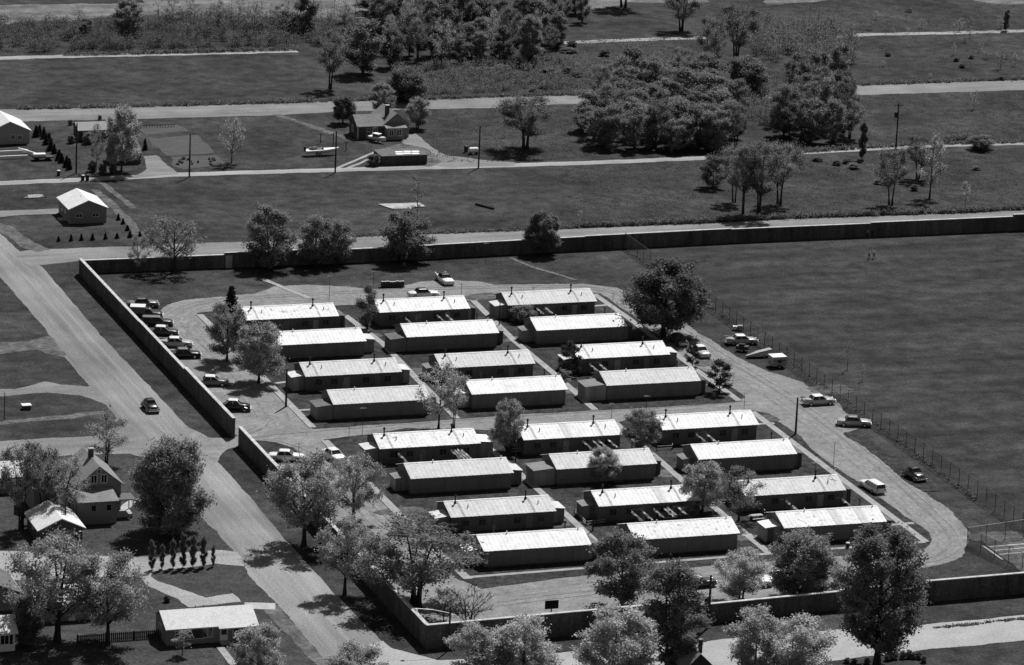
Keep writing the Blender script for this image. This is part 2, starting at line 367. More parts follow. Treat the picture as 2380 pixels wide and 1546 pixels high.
sheet('gate_drive', [(430, 992), (480, 1018), (541, 1020), (558, 1013), (559, 1033), (550, 1037), (525, 1043), (505, 1060), (500, 1075), (470, 1040)], M['gravel'], .2)
sheet('front_road', [(885, 1492), (907, 1507), (1020, 1538), (1290, 1519.5), (1340, 1516), (1625, 1499.5), (1680, 1487), (1927, 1467), (2117, 1457), (2380, 1432), (2520, 1421), (2520, 1474), (2380, 1487), (2140, 1509.5), (2035, 1522), (1927, 1534.5), (1500, 1585), (1100, 1620), (880, 1600), (860, 1500)], M['rfront'], .2)
# gravel inside the walls
sheet('compound_gravel', [(370, 731), (383, 716), (410, 705), (455, 696), (525, 691), (595, 684), (640, 668), (720, 664), (812, 668), (850, 674), (920, 672), (980, 657), (1040, 652), (1107, 656), (1150, 665), (1190, 665), (1355, 661), (1427, 671), (1465, 682), (1540, 722), (1612, 770), (1680, 813), (1720, 838), (1785, 866), (1860, 890), (1945, 938), (1958, 960), (2005, 992), (1965, 1003), (1995, 1025), (2047, 1068), (2097, 1115), (2147, 1148), (2195, 1182), (2226, 1212), (2243, 1240), (2243, 1268), (2225, 1293), (2185, 1310), (2140, 1318), (2040, 1328), (1950, 1345), (1900, 1385), (1640, 1404), (1375, 1426), (1005, 1456), (800, 1245), (575, 1020), (543, 1005), (500, 940), (440, 880), (372, 795)], M['gravel'], .3)
for k_, o_ in enumerate((-2.2, -.7, .8, 2.2)):        # curving wheel ruts round the loop
    def off(pix, o_):
        p = [G(*q) for q in pix]; out = []
        for i, q in enumerate(p):
            d = (p[min(i + 1, len(p) - 1)] - p[max(i - 1, 0)]).normalized(); out.append((q.x - d.y * o_, q.y + d.x * o_))
        return out
    mm = M['rutl'] if k_ % 2 else M['rutd']
    ribbon('wheel_rut', off([(402, 800), (402, 760), (425, 722), (500, 702), (700, 690), (1000, 676), (1300, 668), (1420, 678), (1500, 724), (1640, 818), (1790, 905), (1900, 983), (2020, 1078), (2130, 1178), (2188, 1232), (2200, 1266), (2160, 1294), (2060, 1306), (1900, 1318), (1600, 1345), (1300, 1375), (1150, 1395)], o_), .5, mm, .1, 3, world=True, fringe=.5)
    if abs(o_) < 2: ribbon('wheel_rut', off([(575, 1022), (640, 1014), (760, 1004), (1000, 985), (1300, 965), (1600, 948), (1740, 936)], o_), .5, mm, .1, 1, world=True, fringe=.5)
    ribbon('wheel_rut', off([(565, 1015), (610, 1005), (640, 985), (630, 955), (560, 880), (480, 800), (430, 750)], o_), .45, mm, .12, 2, world=True, fringe=.45)
    ribbon('wheel_rut', off([(620, 1030), (690, 1050), (760, 1110), (860, 1200), (960, 1300)], o_), .45, mm, .12, 1, world=True, fringe=.45)
    if k_ in (1, 2): ribbon('wheel_rut', off([(-20, 560), (80, 650), (200, 790), (330, 930), (440, 1060), (560, 1190), (700, 1350), (850, 1520)], o_ * 1.1), .6, M['ry2'], .1, 1, world=True, fringe=.7)
sheet('wall_lawn', [(590, 1025), (640, 1030), (675, 1042), (700, 1062), (660, 1075), (640, 1078), (600, 1045)], M['lawn'], .25)
sheet('upper_lawn', [(462, 729), (520, 724), (800, 712), (1100, 700), (1375, 683.5), (1393, 684), (1465, 733), (1572, 822), (1605, 848), (1690, 898), (1727, 922), (1712, 934), (1540, 945), (1190, 963), (970, 980), (845, 988), (730, 996), (670, 938), (606, 873), (530, 797)], M['lawn'], .2)
sheet('lower_lawn', [(757, 1024), (840, 1014), (945, 998), (1180, 1003), (1427, 989), (1477, 973), (1750, 957), (1785, 963), (1805, 980), (1855, 1015), (1897, 1060), (1940, 1088), (2045, 1162), (2122, 1216), (2153, 1238), (2161, 1254), (2156, 1266), (2142, 1276), (1925, 1292), (1665, 1312), (1590, 1319), (1385, 1332), (1190, 1357), (1120, 1367), (1070, 1345), (967, 1236), (860, 1130)], M['lawn'], .2)
sheet('side_grass', [(1965, 1007), (2000, 1012), (2060, 1050), (2110, 1085), (2150, 1110), (2180, 1140), (2150, 1142), (2097, 1108), (2047, 1062)], M['lawn'], .3)
for u, v, a, b in ((850, 780, 3, 1.6), (985, 862, 3, 1.5), (1570, 835, 4, 2), (1200, 790, 3, 1.6), (1300, 880, 3, 1.6), (1330, 910, 4, 2), (1440, 1095, 3, 1.4), (1540, 1100, 2.6, 2), (1235, 1115, 4, 1.7), (1305, 1215, 4, 1.8), (1780, 975, 2.4, 1.6), (1745, 1250, 3, 1.5), (1300, 1255, 2.5, 1.5), (1550, 790, 5, 2.6), (1640, 845, 3, 1.5), (700, 1150, 6, 4), (1930, 905, 5, 3), (1240, 1010, 4, 2), (1130, 690, 5, 1.8), (2330, 1250, 6, 3), (930, 1190, 4, 2)):
    c = G(u, v); a *= .7; b *= .6; sheet('bare_patch', [(c.x + a * math.cos(t) * random.uniform(.6, 1.2), c.y + b * math.sin(t) * random.uniform(.6, 1.2)) for t in [k * math.pi / 5 for k in range(10)]], M['dirt'], .45, 1, world=True, fringe=max(1.6, b * 1.2))
# other flat places
ribbon('footpath', [(640, 266), (700, 285), (760, 306), (822, 326)], 1.6, M['dirt'], .4)
ribbon('footpath', [(607, 648), (720, 694)], .7, M['walk'], .12)
sheet('driveway', [(337, 364), (362, 362), (385, 384), (412, 404), (300, 414), (330, 404), (347, 392)], M['rx'], .2)
sheet('driveway', [(935, 315), (965, 312), (1000, 345), (1035, 362), (1110, 372), (1190, 378), (1190, 384), (1050, 388), (1010, 384), (985, 360), (950, 345)], M['rx'], .3)
ribbon('wheel_ruts', [(782, 391), (820, 376), (862, 357), (905, 343)], .7, M['rxb'], .15)
ribbon('wheel_ruts', [(800, 394), (840, 378), (875, 362), (925, 346)], .7, M['rxb'], .15)
sheet('yard_dirt', [(880, 350), (935, 335), (985, 345), (1005, 362), (1020, 375), (1000, 385), (870, 385), (862, 370)], M['dirt'], .3)
sheet('vegetable_plot', [(352, 324), (455, 315), (492, 355), (392, 361)], M['soil'], .35)
sheet('vegetable_plot', [(328, 297), (410, 292), (432, 303), (345, 312)], M['soil'], .35)
sheet('vegetable_plot', [(405, 366), (500, 362), (512, 382), (430, 392), (408, 386)], M['soil'], .35)
ribbon('worn_trail', [(220, 441), (262, 478), (300, 516), (335, 560)], 1.7, M['dirt'], .5)
ribbon('worn_trail', [(235, 424), (275, 455), (310, 484)], 1.2, M['dirt'], .5)
ribbon('worn_trail', [(1185, 600), (1240, 622), (1340, 652)], .9, M['dirt'], .4)
sheet('yard_lawn', [(345, 1335), (352, 1330), (545, 1313), (560, 1318), (592, 1360), (640, 1405), (745, 1532), (760, 1575), (300, 1600), (-100, 1620), (-100, 1490), (300, 1440), (440, 1410), (395, 1385)], M['lawn2'], .2)
sheet('yard_lawn', [(345, 1068), (455, 1196), (540, 1284), (512, 1281), (292, 1298), (-60, 1270), (-60, 1075)], M['lawn2'], .25)
sheet('driveway', [(-60, 1282), (40, 1283), (292, 1297), (345, 1293), (512, 1280), (548, 1285), (567, 1316), (500, 1310), (352, 1328), (346, 1340), (362, 1352), (400, 1364), (478, 1391), (540, 1381), (556, 1398), (440, 1411), (418, 1392), (345, 1362), (330, 1338), (100, 1345), (-60, 1352)], M['rxb'], .15)
sheet('verge_strip', [(620, 1420), (640, 1408), (745, 1530), (770, 1560), (755, 1560), (740, 1545)], M['dirt'], .2)
ribbon('footpath', [(568, 1408), (640, 1410)], 2.3, M['concrete'], .05)
walk([(512, 1506), (528, 1527), (550, 1556)], 1.0)
ribbon('footpath', [(283, 1188), (296, 1175), (310, 1164), (335, 1161), (372, 1160)], 1.1, M['concrete'], .1)
# tennis court corner
sheet('ball_court', [(2290, 1262), (2480, 1245), (2480, 1400), (2400, 1345)], M['dirt'], .2)
for a, b in (((2300, 1272), (2460, 1258)), ((2310, 1281), (2460, 1267)), ((2322, 1290), (2460, 1277)), ((2283, 1269), (2330, 1302))):
    ribbon('court_line', [a, b], .22, M['concrete'], .05)
# concrete walks
walk([(464, 732), (606, 873), (727, 995)]); walk([(755, 1025), (861, 1130), (967, 1236), (1088, 1347)], 1.2)
walk([(802, 734), (890, 800), (977, 890), (1062, 974)]); walk([(1090, 1003), (1215, 1108), (1297, 1180), (1418, 1291)])
walk([(1100, 700), (1197, 795), (1287, 869), (1383, 954)]); walk([(1430, 984), (1537, 1075), (1600, 1130), (1787, 1287)])
walk([(1381, 685), (1465, 744), (1620, 862), (1718, 933)]); walk([(1748, 958), (1950, 1110), (2152, 1261)])
walk([(1092, 1343), (1190, 1335), (1402, 1318.5), (1670, 1297.5), (1922, 1278), (2150, 1261)], .8)
for a, b in (((695, 955), (726, 953)), ((636, 893), (666, 889)), ((802, 1065), (832, 1061)), ((966, 1224), (1004, 1220)), ((1376, 713), (1413, 710)), ((2068, 1222), (2124, 1217)), ((1640, 897), (1680, 893)), ((1762, 987), (1800, 985)), ((1425, 1120), (1450, 1118)), ((1880, 1064), (1900, 1066)), ((1260, 1095), (1225, 1100)), ((1310, 755), (1345, 752)), ((1725, 1246), (1748, 1244))):
    walk([a, b], .8)

# ------------------------------------------------------------------ perimeter wall
TH = .42
def wall_run(label, pts, heights, group=None):
    """pts: plan points along the outer line; heights[i] for the section i..i+1"""
    t = thing('perimeter_wall', label, 'wall', (pts[0][0], pts[0][1], 0)); ox, oy = pts[0][0], pts[0][1]
    for i in range(len(pts) - 1):
        a = Vector((pts[i][0] - ox, pts[i][1] - oy, 0)); b = Vector((pts[i + 1][0] - ox, pts[i + 1][1] - oy, 0)); d = (b - a).normalized(); n = Vector((-d.y, d.x, 0)) * TH / 2
        h = heights[i]
        w = MB().prism([tuple((a + n)[:2]), tuple((a - n)[:2]), tuple((b - n)[:2]), tuple((b + n)[:2])], 'z', -.1, h).build('wall_section', M['wallblock'], t)
        n2 = n * 1.25; MB().prism([tuple((a + n2 - d * .03)[:2]), tuple((a - n2 - d * .03)[:2]), tuple((b - n2 + d * .03)[:2]), tuple((b + n2 + d * .03)[:2])], 'z', h, h + .1).build('coping', M['coping'], w)
    return t
wall_run('long dark back wall of the compound with stepped pale coping beside the far gravel road', [(168.5, 690.4), (192.9, 690.2), (213.8, 689.8), (229.0, 690.2), (256.5, 691.4), (283.4, 692.3), (309.6, 692.3), (336.8, 692.3), (362, 692.5)], [2.15, 2.5, 2.3, 2.35, 2.45, 2.35, 2.5, 2.85])
wall_run('dark side wall along the left gravel road, from the back corner to the gate', [(168.5, 689.9), (168.45, 650), (168.4, 622.5), (168.4, 595.2)], [2.6, 2.7, 2.95])
wall_run('dark side wall along the left gravel road, from the gate down to the front corner', [(168.3, 591.6), (168.2, 560), (168.0, 530), (167.9, 502.6)], [2.75, 2.85, 3.0])
wall_run('dark front wall of the compound above the pale road, partly behind the foreground trees', [(167.7, 502.2), (185.2, 503.2), (205.1, 504.2), (225.2, 505.6), (237.7, 506.2), (270, 507.5)], [3.1, 3.1, 2.5, 2.65, 2.85])
# gate post & doorway in the back wall
gd = thing('wall_door', 'pale door set in the dark back wall left of the leafy trees', 'door', (193.6, 689.95, 0))
MB().box(-.55, .55, -.06, 0, 0, 2.1).build('door_leaf', M['concrete'], gd); MB().box(.35, .45, -.12, -.06, .95, 1.05).build('handle', M['iron'], gd)
MB().box(-.65, -.55, -.1, 0, 0, 2.2).build('door_frame', M['frame'], gd); MB().box(.55, .65, -.1, 0, 0, 2.2).build('door_frame', M['frame'], gd)

# ------------------------------------------------------------------ huts
HL, HS, EZ, RZ = 15.1, 3.6, 2.5, 3.7
def slope_sheet(sign, w, nm, m, base):
    """one roofing sheet, origin at its ridge mid point; falls along -y (sign -1) or +y"""
    b = MB(); n = 5; vs = []; t = .035
    for i in range(n):
        x = -w / 2 + w * i / (n - 1); dz = .03 if i % 2 else 0.0
        vs.append((x, dz))
    r0 = [(x, sign * .0, dz) for x, dz in vs] + [(x, 0, dz - t) for x, dz in vs[::-1]]
    r1 = [(x, sign * (HS + .03 * random.random()), dz - (RZ - EZ)) for x, dz in vs] + [(x, sign * HS, dz - t - (RZ - EZ)) for x, dz in vs[::-1]]
    b.loft([r0, r1]); return b.mesh(nm, m)
NS = 12; SWD = HL / NS
SH = {(s, k): slope_sheet(s, SWD + .012, 'roof_sheet', M[k], None) for s in (-1, 1) for k in ('roof', 'roofg', 'roof_s', 'roofg_s', 'roofr', 'roofr_s')}
hy = HS - .35
WALLS = {}
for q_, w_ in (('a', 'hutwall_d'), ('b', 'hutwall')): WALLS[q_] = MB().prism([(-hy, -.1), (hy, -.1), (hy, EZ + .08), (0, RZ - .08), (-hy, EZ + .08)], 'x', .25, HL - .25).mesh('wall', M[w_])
DECKME = MB().prism([(-HS + .08, EZ - .03), (0, RZ - .06), (HS - .08, EZ - .03), (HS - .08, EZ - .09), (0, RZ - .12), (-HS + .08, EZ - .09)], 'x', .04, HL - .04).mesh('roof', M['board'])
RIDGEME = MB().prism([(-.22, RZ - .02), (0, RZ + .07), (.22, RZ - .02)], 'x', 0, HL).mesh('ridge_cap', M['roof'])
BATTEN = MB().box(-.04, .04, -.035, 0, .25, EZ + .06).mesh('batten', M['frame']); FOOT = MB().box(.2, HL - .2, -hy - .06, hy + .06, -.1, .26).mesh('foundation', M['board'])
WFR = MB().box(-.55, .55, -.05, 0, 0, .95).mesh('window', M['frame'])
WPN = [MB().box(a, b, -.065, -.045, .06, .89).mesh('pane', M['glass']) for a, b in ((-.49, -.03), (.03, .49))]
DRM = MB().box(-.45, .45, -.05, 0, 0, 2.0).mesh('door', M['shed'])
HND = MB().box(.3, .38, -.1, -.05, .95, 1.03).mesh('handle', M['iron'])
def pipe(top):
    b = MB(); b.tube([(0, 0, -.35), (0, 0, top)], .1, 7); b.tube([(0, 0, top - .02), (0, 0, top + .12), (0, 0, top + .3)], [.17, .2, .06], 7); b.loft([[(math.cos(t) * .26, math.sin(t) * .26, -.2) for t in [k * math.pi / 4 for k in range(8)]], [(math.cos(t) * .11, math.sin(t) * .11, .2) for t in [k * math.pi / 4 for k in range(8)]]])
    return b.mesh('stovepipe', M['pipe'])
PIPE = {True: pipe(.85), False: pipe(.75)}
VENT = MB().tube([(0, 0, -.1), (0, 0, .4)], .07, 6).mesh('vent', M['iron'])
STUB = MB().tube([(0, 0, -.1), (0, 0, .35)], .09, 6).mesh('vent', M['white'])
def annex(t, side, pal, rng):
    """small entry shed against a gable end: side -1 left, +1 right; rng (y0,y1,len,h)"""
    y0, y1, ln, h, rm, wm = rng
    x0, x1 = (.25 - ln, .245) if side < 0 else (HL - .245, HL - .25 + ln)
    hi, lo = h, h - .25
    pol = [(x0, -.1), (x1, -.1), (x1, lo if side > 0 and 0 else hi), (x0, lo)] if side < 0 else [(x0, -.1), (x1, -.1), (x1, lo), (x0, hi)]
    a = MB().prism(pol, 'y', y0, y1).build('entry_shed', M[wm], t)
    e = .14
    pr = [(x0 - (e if side < 0 else 0), pol[3][1] - (.02 if side < 0 else 0)), (x1 + (e if side > 0 else 0), pol[2][1]), (x1 + (e if side > 0 else 0), pol[2][1] + .07), (x0 - (e if side < 0 else 0), pol[3][1] + .07)]
    MB().prism([(p[0], p[1] + .012) for p in pr], 'y', y0 - e, y1 + e).build('shed_roof', M[rm], a)
    d = inst('door', DRM, a, ((x0 + x1) / 2 - .35, y0, 0))
    return a
def hut(label, u, v, right=False, rowtype='a', rt='roof', left=None, rgt=None, soot=(1, 1), patch=()):
    p = G(u, v, RZ); x = p.x - (HL if right else 0)
    t = thing('barrack_hut', label, 'hut', (x, p.y, 0), 0, 'white roofed huts in rows inside the wall')
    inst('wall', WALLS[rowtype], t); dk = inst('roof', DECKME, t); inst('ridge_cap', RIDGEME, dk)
    near = rowtype == 'a'
    pk = [1, 9] if near else [2, 10]
    for k in range(NS):
        for s in (-1, 1):
            key = rt
            if near and s == -1 and k in pk and soot[pk.index(k)]: key = rt + '_s'
            if k in patch and s == -1: key = 'roofg'
            inst('roof_sheet', SH[(s, key)], dk, (SWD * (k + .5), 0, RZ + (.008 if k % 2 else 0)))
    ys = -.55 if near else .9
    for k in pk:
        inst('stovepipe', PIPE[near], dk, (SWD * (k + .5) - .35, ys, RZ - abs(ys) / 3 + .1))
        inst('vent', VENT if near else STUB, dk, (SWD * (k + .5) + 1.1, (-1.7 if near else -.2), RZ - (1.7 if near else .2) / 3 + .05))
    for xx in ((2.2, 4.6, 9.6, 13.0) if near else ()):
        w = inst('window', WFR, t, (xx, -hy, 1.0)); [inst('pane', q, w) for q in WPN]
    if near:
        for xx in (6.6, 11.4):
            d = inst('door', DRM, t, (xx, -hy, 0)); inst('handle', HND, d)
    inst('foundation', FOOT, t)
    for xx in ((3.4, 8.1, 12.2) if near else (2.7, 5.2, 7.7, 10.1, 12.6)): inst('batten', BATTEN, t, (xx, -hy, 0))
    w = inst('window', WFR, t, (.25, 1.6, 1.0), -math.pi / 2); [inst('pane', q, w) for q in WPN]
    if left: annex(t, -1, None, left)
    if rgt: annex(t, 1, None, rgt)
    return t
A1 = (-2.4, .4, 2.0, 2.35, 'roofg', 'hw_mid'); A2 = (-1.2, 1.2, 1.7, 2.1, 'shingle_g', 'shed'); A3 = (-3.0, .2, 2.6, 2.3, 'shingle_d', 'shed'); A4 = (-1.8, 1.0, 2.2, 2.3, 'roof', 'hw_light'); A5 = (-2.8, .6, 3.3, 2.45, 'shingle_g', 'shed')
B1 = (-2.2, 1.2, 1.6, 2.3, 'shingle_d', 'hw_dark'); B2 = (-1.4, 1.6, 2.2, 2.3, 'roofg', 'shed'); B3 = (-2.2, 1.4, 2.6, 2.35, 'roof', 'shed'); B4 = (-1.0, 1.2, 1.8, 2.2, 'shingle_g', 'hw_dark')
hut('back row hut nearest the dark spruce, roof stained with rust patches', 774, 704, True, 'a', 'roofr', rgt=B1)
hut('second row hut half hidden by two leafy trees on the parking strip', 837, 761.5, True, 'b', rgt=B2)
hut('third row hut directly above the left utility pole, grey-white roof', 695, 843, False, 'a', 'roofg', A1, B2)
hut('fourth row hut just right of the left utility pole, dark shed at its left end', 759, 907, False, 'b', 'roofg', A3, B4)
hut('back row hut with the bushy dark tree at its left end', 867, 696.5, False, 'a', rgt=B1)
hut('second row hut right below the one with a car parked behind it', 930, 753, False, 'b', left=A3, rgt=B4)
hut('third row hut behind the tall thin trees, low dark shed at its left', 1009, 824, False, 'a', 'roofg', A2, None)
hut('fourth row hut right of the tall thin trees, small white shed roof', 1080, 884, False, 'b', left=A4)
hut('back row hut farthest right, tall pale shed at its left end, grey-white roof', 1165, 680, False, 'a', 'roofg', A1)
hut('second row hut touching the big round tree, dark shed at its right end', 1231, 738, False, 'b', left=A2, rgt=B1)
hut('third row hut with the dark pine at its left end and white laundry in front', 1326, 803, False, 'a', left=A1, rgt=B2)
hut('fourth row hut beside the pine on the strip, pale boxy shed at its left end', 1392.5, 864, False, 'b', 'roofg', A5, B1)
hut('fifth row hut below the cross lane, white porch roof at its right', 866, 1008.5, False, 'a', 'roofr', left=A1, rgt=B3)
hut('sixth row hut right of the large leafy tree by the gate', 937.5, 1077, False, 'b', 'roofg', A2, B2)
hut('seventh row hut above the front left hut, open porch roof at its right end', 1030, 1165.5, False, 'a', 'roofg', A1, B2)
hut('front row hut on the left beside the spreading oak', 1106, 1243, False, 'b', left=A4, rgt=B1)
hut('fifth row hut in the middle with many white sheets hung in front', 1199.5, 988.5, False, 'a', patch=(5,))
hut('sixth row hut with a round young tree in front of its roof', 1275, 1055.5, False, 'b', 'roofg', A5, B4)
hut('seventh row hut in the middle, low fence at its left and bush at its right', 1372.5, 1140.5, False, 'a', left=A2, patch=(7,))
hut('front row hut in the middle behind the tall leafy trees', 1456, 1217, False, 'b', 'roofr', left=A2)
hut('fifth row hut on the right beside the short utility pole', 1521, 965.5, False, 'a')
hut('sixth row hut on the right with a dark shed at its right end', 1604, 1033, False, 'b', left=A2, rgt=B1)
hut('seventh row hut on the right with a leaning antenna on its grey roof', 1945, 1103, True, 'a', 'roofg', rgt=B1)
hut('front row hut farthest right, near the bend of the gravel loop', 1801, 1190, False, 'b', 'roofr', left=A4, rgt=B1, patch=(6, 9))
# ------------------------------------------------------------------ trees: prototypes
def leaf_arrays(C, size, rng, up=.5, asp=.7):
    n = len(C); nr = rng.normal(size=(n, 3)); nr[:, 2] += up; nr /= np.linalg.norm(nr, axis=1)[:, None]
    a = np.cross(nr, rng.normal(size=(n, 3))); a /= np.linalg.norm(a, axis=1)[:, None] + 1e-9; b = np.cross(nr, a)
    s = (size * rng.uniform(.6, 1.35, n))[:, None] * .5
    V = np.stack([C - a * s - b * s * asp, C + a * s - b * s * asp, C + a * s + b * s * asp, C - a * s + b * s * asp], 1).reshape(-1, 3)
    return V
def leaf_mesh(name, V, m):
    n = len(V) // 4; me = bpy.data.meshes.new(name)
    me.vertices.add(len(V)); me.vertices.foreach_set('co', V.astype(np.float32).ravel())
    me.loops.add(n * 4); me.loops.foreach_set('vertex_index', np.arange(n * 4, dtype=np.int32))
    me.polygons.add(n); me.polygons.foreach_set('loop_start', np.arange(0, n * 4, 4, dtype=np.int32)); 
    me.update(calc_edges=True); me.materials.append(m); return me
def bez(p0, p1, p2, n=5):
    return [p0 * (1 - t) ** 2 + p1 * 2 * t * (1 - t) + p2 * t * t for t in [i / (n - 1) for i in range(n)]]
PROTO = {}
DENS = 3.2
def broad(key, H, R, cb, split, stems, limbs, twigs, per, lsize, sig, seed, bark='bark', leaf='leaf', shape=1.0, tr=.22, low=0.0, vase=0.0, up=.5, lift=.45):
    """a broadleaf tree: stems, limbs reaching into the crown, twigs that carry the leaves"""
    r = np.random.default_rng(seed); mb = MB(); C = []
    zc, hz = H * (cb + 1) / 2, H * (1 - cb) / 2
    def env(z):                                     # crown half width at height z
        q = (z - zc) / hz; q = max(-1, min(1, q)); e = math.sqrt(max(0, 1 - abs(q) ** 2.2))
        return R * e * (1 + shape * .35 * (-q))
    for s_ in range(stems):
        a0 = 2 * math.pi * s_ / stems + r.uniform(0, 1.2); off = .0 if stems == 1 else tr * 1.3
        base = Vector((math.cos(a0) * off, math.sin(a0) * off, -.15)); lean = .0 if stems == 1 else R * (.28 + vase)
        top = Vector((math.cos(a0) * lean + r.normal() * R * .08, math.sin(a0) * lean + r.normal() * R * .08, H * r.uniform(.82, .95)))
        mid = Vector((base.x * 1.5 + r.normal() * R * .04, base.y * 1.5 + r.normal() * R * .04, H * .45))
        tk = bez(base, mid, top, 9); rad = [tr * (1 - .9 * (i / 8) ** .8) * (1.35 if i == 0 else 1) for i in range(9)]
        mb.tube(tk, rad, 6)
        for l in range(limbs):
            zt = H * (cb + (.97 - cb) * ((l + r.uniform(.05, .95)) / limbs) ** .85); e0 = env(zt)
            t = max(split, min(.93, (zt - e0 * r.uniform(.35, .75)) / (H * .93))); i = min(7, int(t * 8)); p0 = tk[i].lerp(tk[i + 1], t * 8 - i)
            ang = l * 2.4 + r.uniform(-.5, .5)
            w = env(zt) * r.uniform(.72, 1.0); p2 = Vector((p0.x * .3 + math.cos(ang) * w, p0.y * .3 + math.sin(ang) * w, zt))
            p1 = p0.lerp(p2, .45) + Vector((0, 0, abs(w) * r.uniform(.05, .3)))
            lb = bez(p0, p1, p2, 6); r0 = rad[i] * .55; mb.tube(lb, [max(.02, r0 * (1 - .85 * k / 5)) for k in range(6)], 4, False)
            for w_ in range(twigs):
                tt = r.uniform(.3, 1.0); j = min(4, int(tt * 5)); q0 = lb[j].lerp(lb[j + 1], tt * 5 - j)
                rd = Vector((q0.x, q0.y, 0)); rd = rd.normalized() if rd.length > .05 else Vector((0, 0, 0)); dv = Vector((r.normal() * .6 + rd.x * .6, r.normal() * .6 + rd.y * .6, r.normal() * .45 + lift)); dv.normalize(); q1 = q0 + dv * R * r.uniform(.16, .42)
                e = env(q1.z); hxy = math.hypot(q1.x, q1.y)
                if hxy > e > 0: q1.x *= e / hxy; q1.y *= e / hxy
                if q1.z > H: q1.z = H * .99
                if q1.z < H * cb * .9: q1.z = H * cb * .9 + .1
                mb.tube([q0, q0.lerp(q1, .5) + Vector((0, 0, .05)), q1], [.035, .022, .012], 3, False)
                if per:
                    k = int(per * DENS * r.uniform(.5, 1.5)); f = r.uniform(.2, 1.08, (k, 1))
                    C.append(np.array(q0) * (1 - f) + np.array(q1) * f + r.normal(size=(k, 3)) * sig * np.array([1, 1, .8]))
    tm = mb.mesh('trunk', M[bark]); cm = None
    if C:
        C = np.concatenate(C); C = C[C[:, 2] > .1]; cm = leaf_mesh('crown', leaf_arrays(C, lsize * .5, r, up + .5), M[leaf])
    PROTO[key] = (tm, cm, H, R)
def conifer(key, H, R, seed, dens=1.0, open_=0.0):
    r = np.random.default_rng(seed); mb = MB(); mb.tube([(0, 0, -.1), (0, 0, H * .5), (0, 0, H)], [.028 * H, .018 * H, .01], 6); C = []
    nl = int(15 * dens)
    for i in range(nl):
        z = H * (.06 + .9 * i / nl); w = R * (1 - z / H) ** (.85 + open_ * -.35) * r.uniform(.85, 1.1); nb = 9 if not open_ else 5
        for k in range(nb):
            a = k * 2 * math.pi / nb + r.uniform(-.3, .3) + i; L = w * r.uniform(.75, 1.1); tip = np.array([math.cos(a) * L, math.sin(a) * L, z - L * .18 + open_ * L * .4])
            mb.tube([(0, 0, z), tuple(tip)], [.03, .01], 3, False); m_ = max(6, int(34 * L / R * dens)); t = r.uniform(.15, 1.05, (m_, 1))
            C.append(np.array([0, 0, z]) * (1 - t) + tip * t + r.normal(size=(m_, 3)) * np.array([.12, .12, .09]) * (R / 1.3 if not open_ else R / 1.1))
    C = np.concatenate(C); PROTO[key] = (mb.mesh('trunk', M['bark']), leaf_mesh('crown', leaf_arrays(C, .3 * R / 1.3, r, .2, .45), M['needle']), H, R)
broad('oak', 10, 5.2, .24, .28, 1, 16, 14, 22, .36, .30, 11, shape=.3, tr=.32)
broad('oak2', 10, 5.2, .26, .28, 2, 10, 13, 17, .34, .28, 12, shape=.2, tr=.28)
broad('oakopen', 9, 4.7, .28, .28, 1, 18, 11, 10, .32, .26, 13, shape=.2, tr=.3)
broad('round', 9, 4.2, .13, .16, 1, 22, 16, 36, .36, .3, 14, shape=.5, tr=.3, leaf='leafd')
broad('leafy', 9.5, 4.2, .12, .16, 1, 19, 14, 25, .36, .3, 15, shape=.35, tr=.24)
broad('leafy2', 9.5, 4.2, .14, .16, 2, 11, 13, 22, .36, .3, 16, shape=.15, tr=.2)
broad('farleafy', 9.5, 4.0, .06, .1, 2, 13, 12, 18, .4, .34, 38, shape=.3, tr=.2, leaf='leafw', lift=1.0)
broad('pale', 9.5, 4.2, .12, .16, 1, 20, 14, 24, .36, .3, 36, shape=.35, tr=.24, leaf='leafp')
broad('pale2', 9.5, 4.2, .14, .16, 2, 11, 13, 22, .36, .3, 37, shape=.15, tr=.2, leaf='leafp')
broad('elm', 11, 4.0, .28, .3, 3, 8, 9, 15, .34, .3, 17, shape=-.6, tr=.22, vase=.2, lift=.9, leaf='leafw')
broad('elm2', 11, 3.8, .28, .32, 2, 10, 9, 15, .34, .3, 18, shape=-.4, tr=.22, vase=.15, lift=.9, leaf='leafw')
broad('poplar', 17, 5.0, .1, .13, 1, 30, 14, 26, .42, .36, 19, shape=.1, tr=.42, leaf='leafm', lift=.8)
broad('poplar2', 15, 4.0, .08, .1, 2, 18, 12, 24, .4, .36, 20, shape=.2, tr=.3, leaf='leafm', lift=.8)
broad('sparse', 9.5, 3.2, .2, .25, 1, 16, 10, 9, .3, .28, 21, shape=.1, tr=.16, leaf='leafl', lift=.8)
broad('sparse2', 9.5, 3.0, .25, .25, 2, 9, 10, 8, .3, .28, 22, shape=.0, tr=.14, leaf='leafl', lift=.8)
broad('bare', 7, 3.8, .2, .2, 2, 11, 13, 0, .3, .3, 23, shape=-.3, tr=.17, lift=.8)
broad('barethin', 8, 1.6, .2, .2, 1, 9, 8, 2, .22, .25, 24, shape=-.2, tr=.1, lift=.9)
broad('bushy', 4, 2.4, .0, .05, 3, 13, 9, 19, .3, .24, 25, shape=.3, tr=.09, lift=.7, leaf='leafw')
broad('bushy2', 4, 2.2, .0, .05, 4, 10, 8, 17, .28, .24, 26, shape=.0, tr=.08, lift=.9, leaf='leafw')
broad('sapling', 4.5, 1.0, .25, .3, 1, 8, 5, 9, .22, .16, 27, shape=.0, tr=.06, lift=.8)
broad('sprout', 3.2, .8, .1, .2, 1, 7, 4, 4, .2, .2, 28, shape=.0, tr=.05, lift=.8)
broad('column', 4, .85, .06, .08, 3, 10, 6, 19, .22, .14, 29, shape=.35, tr=.05, lift=1.2, leaf='leafd')
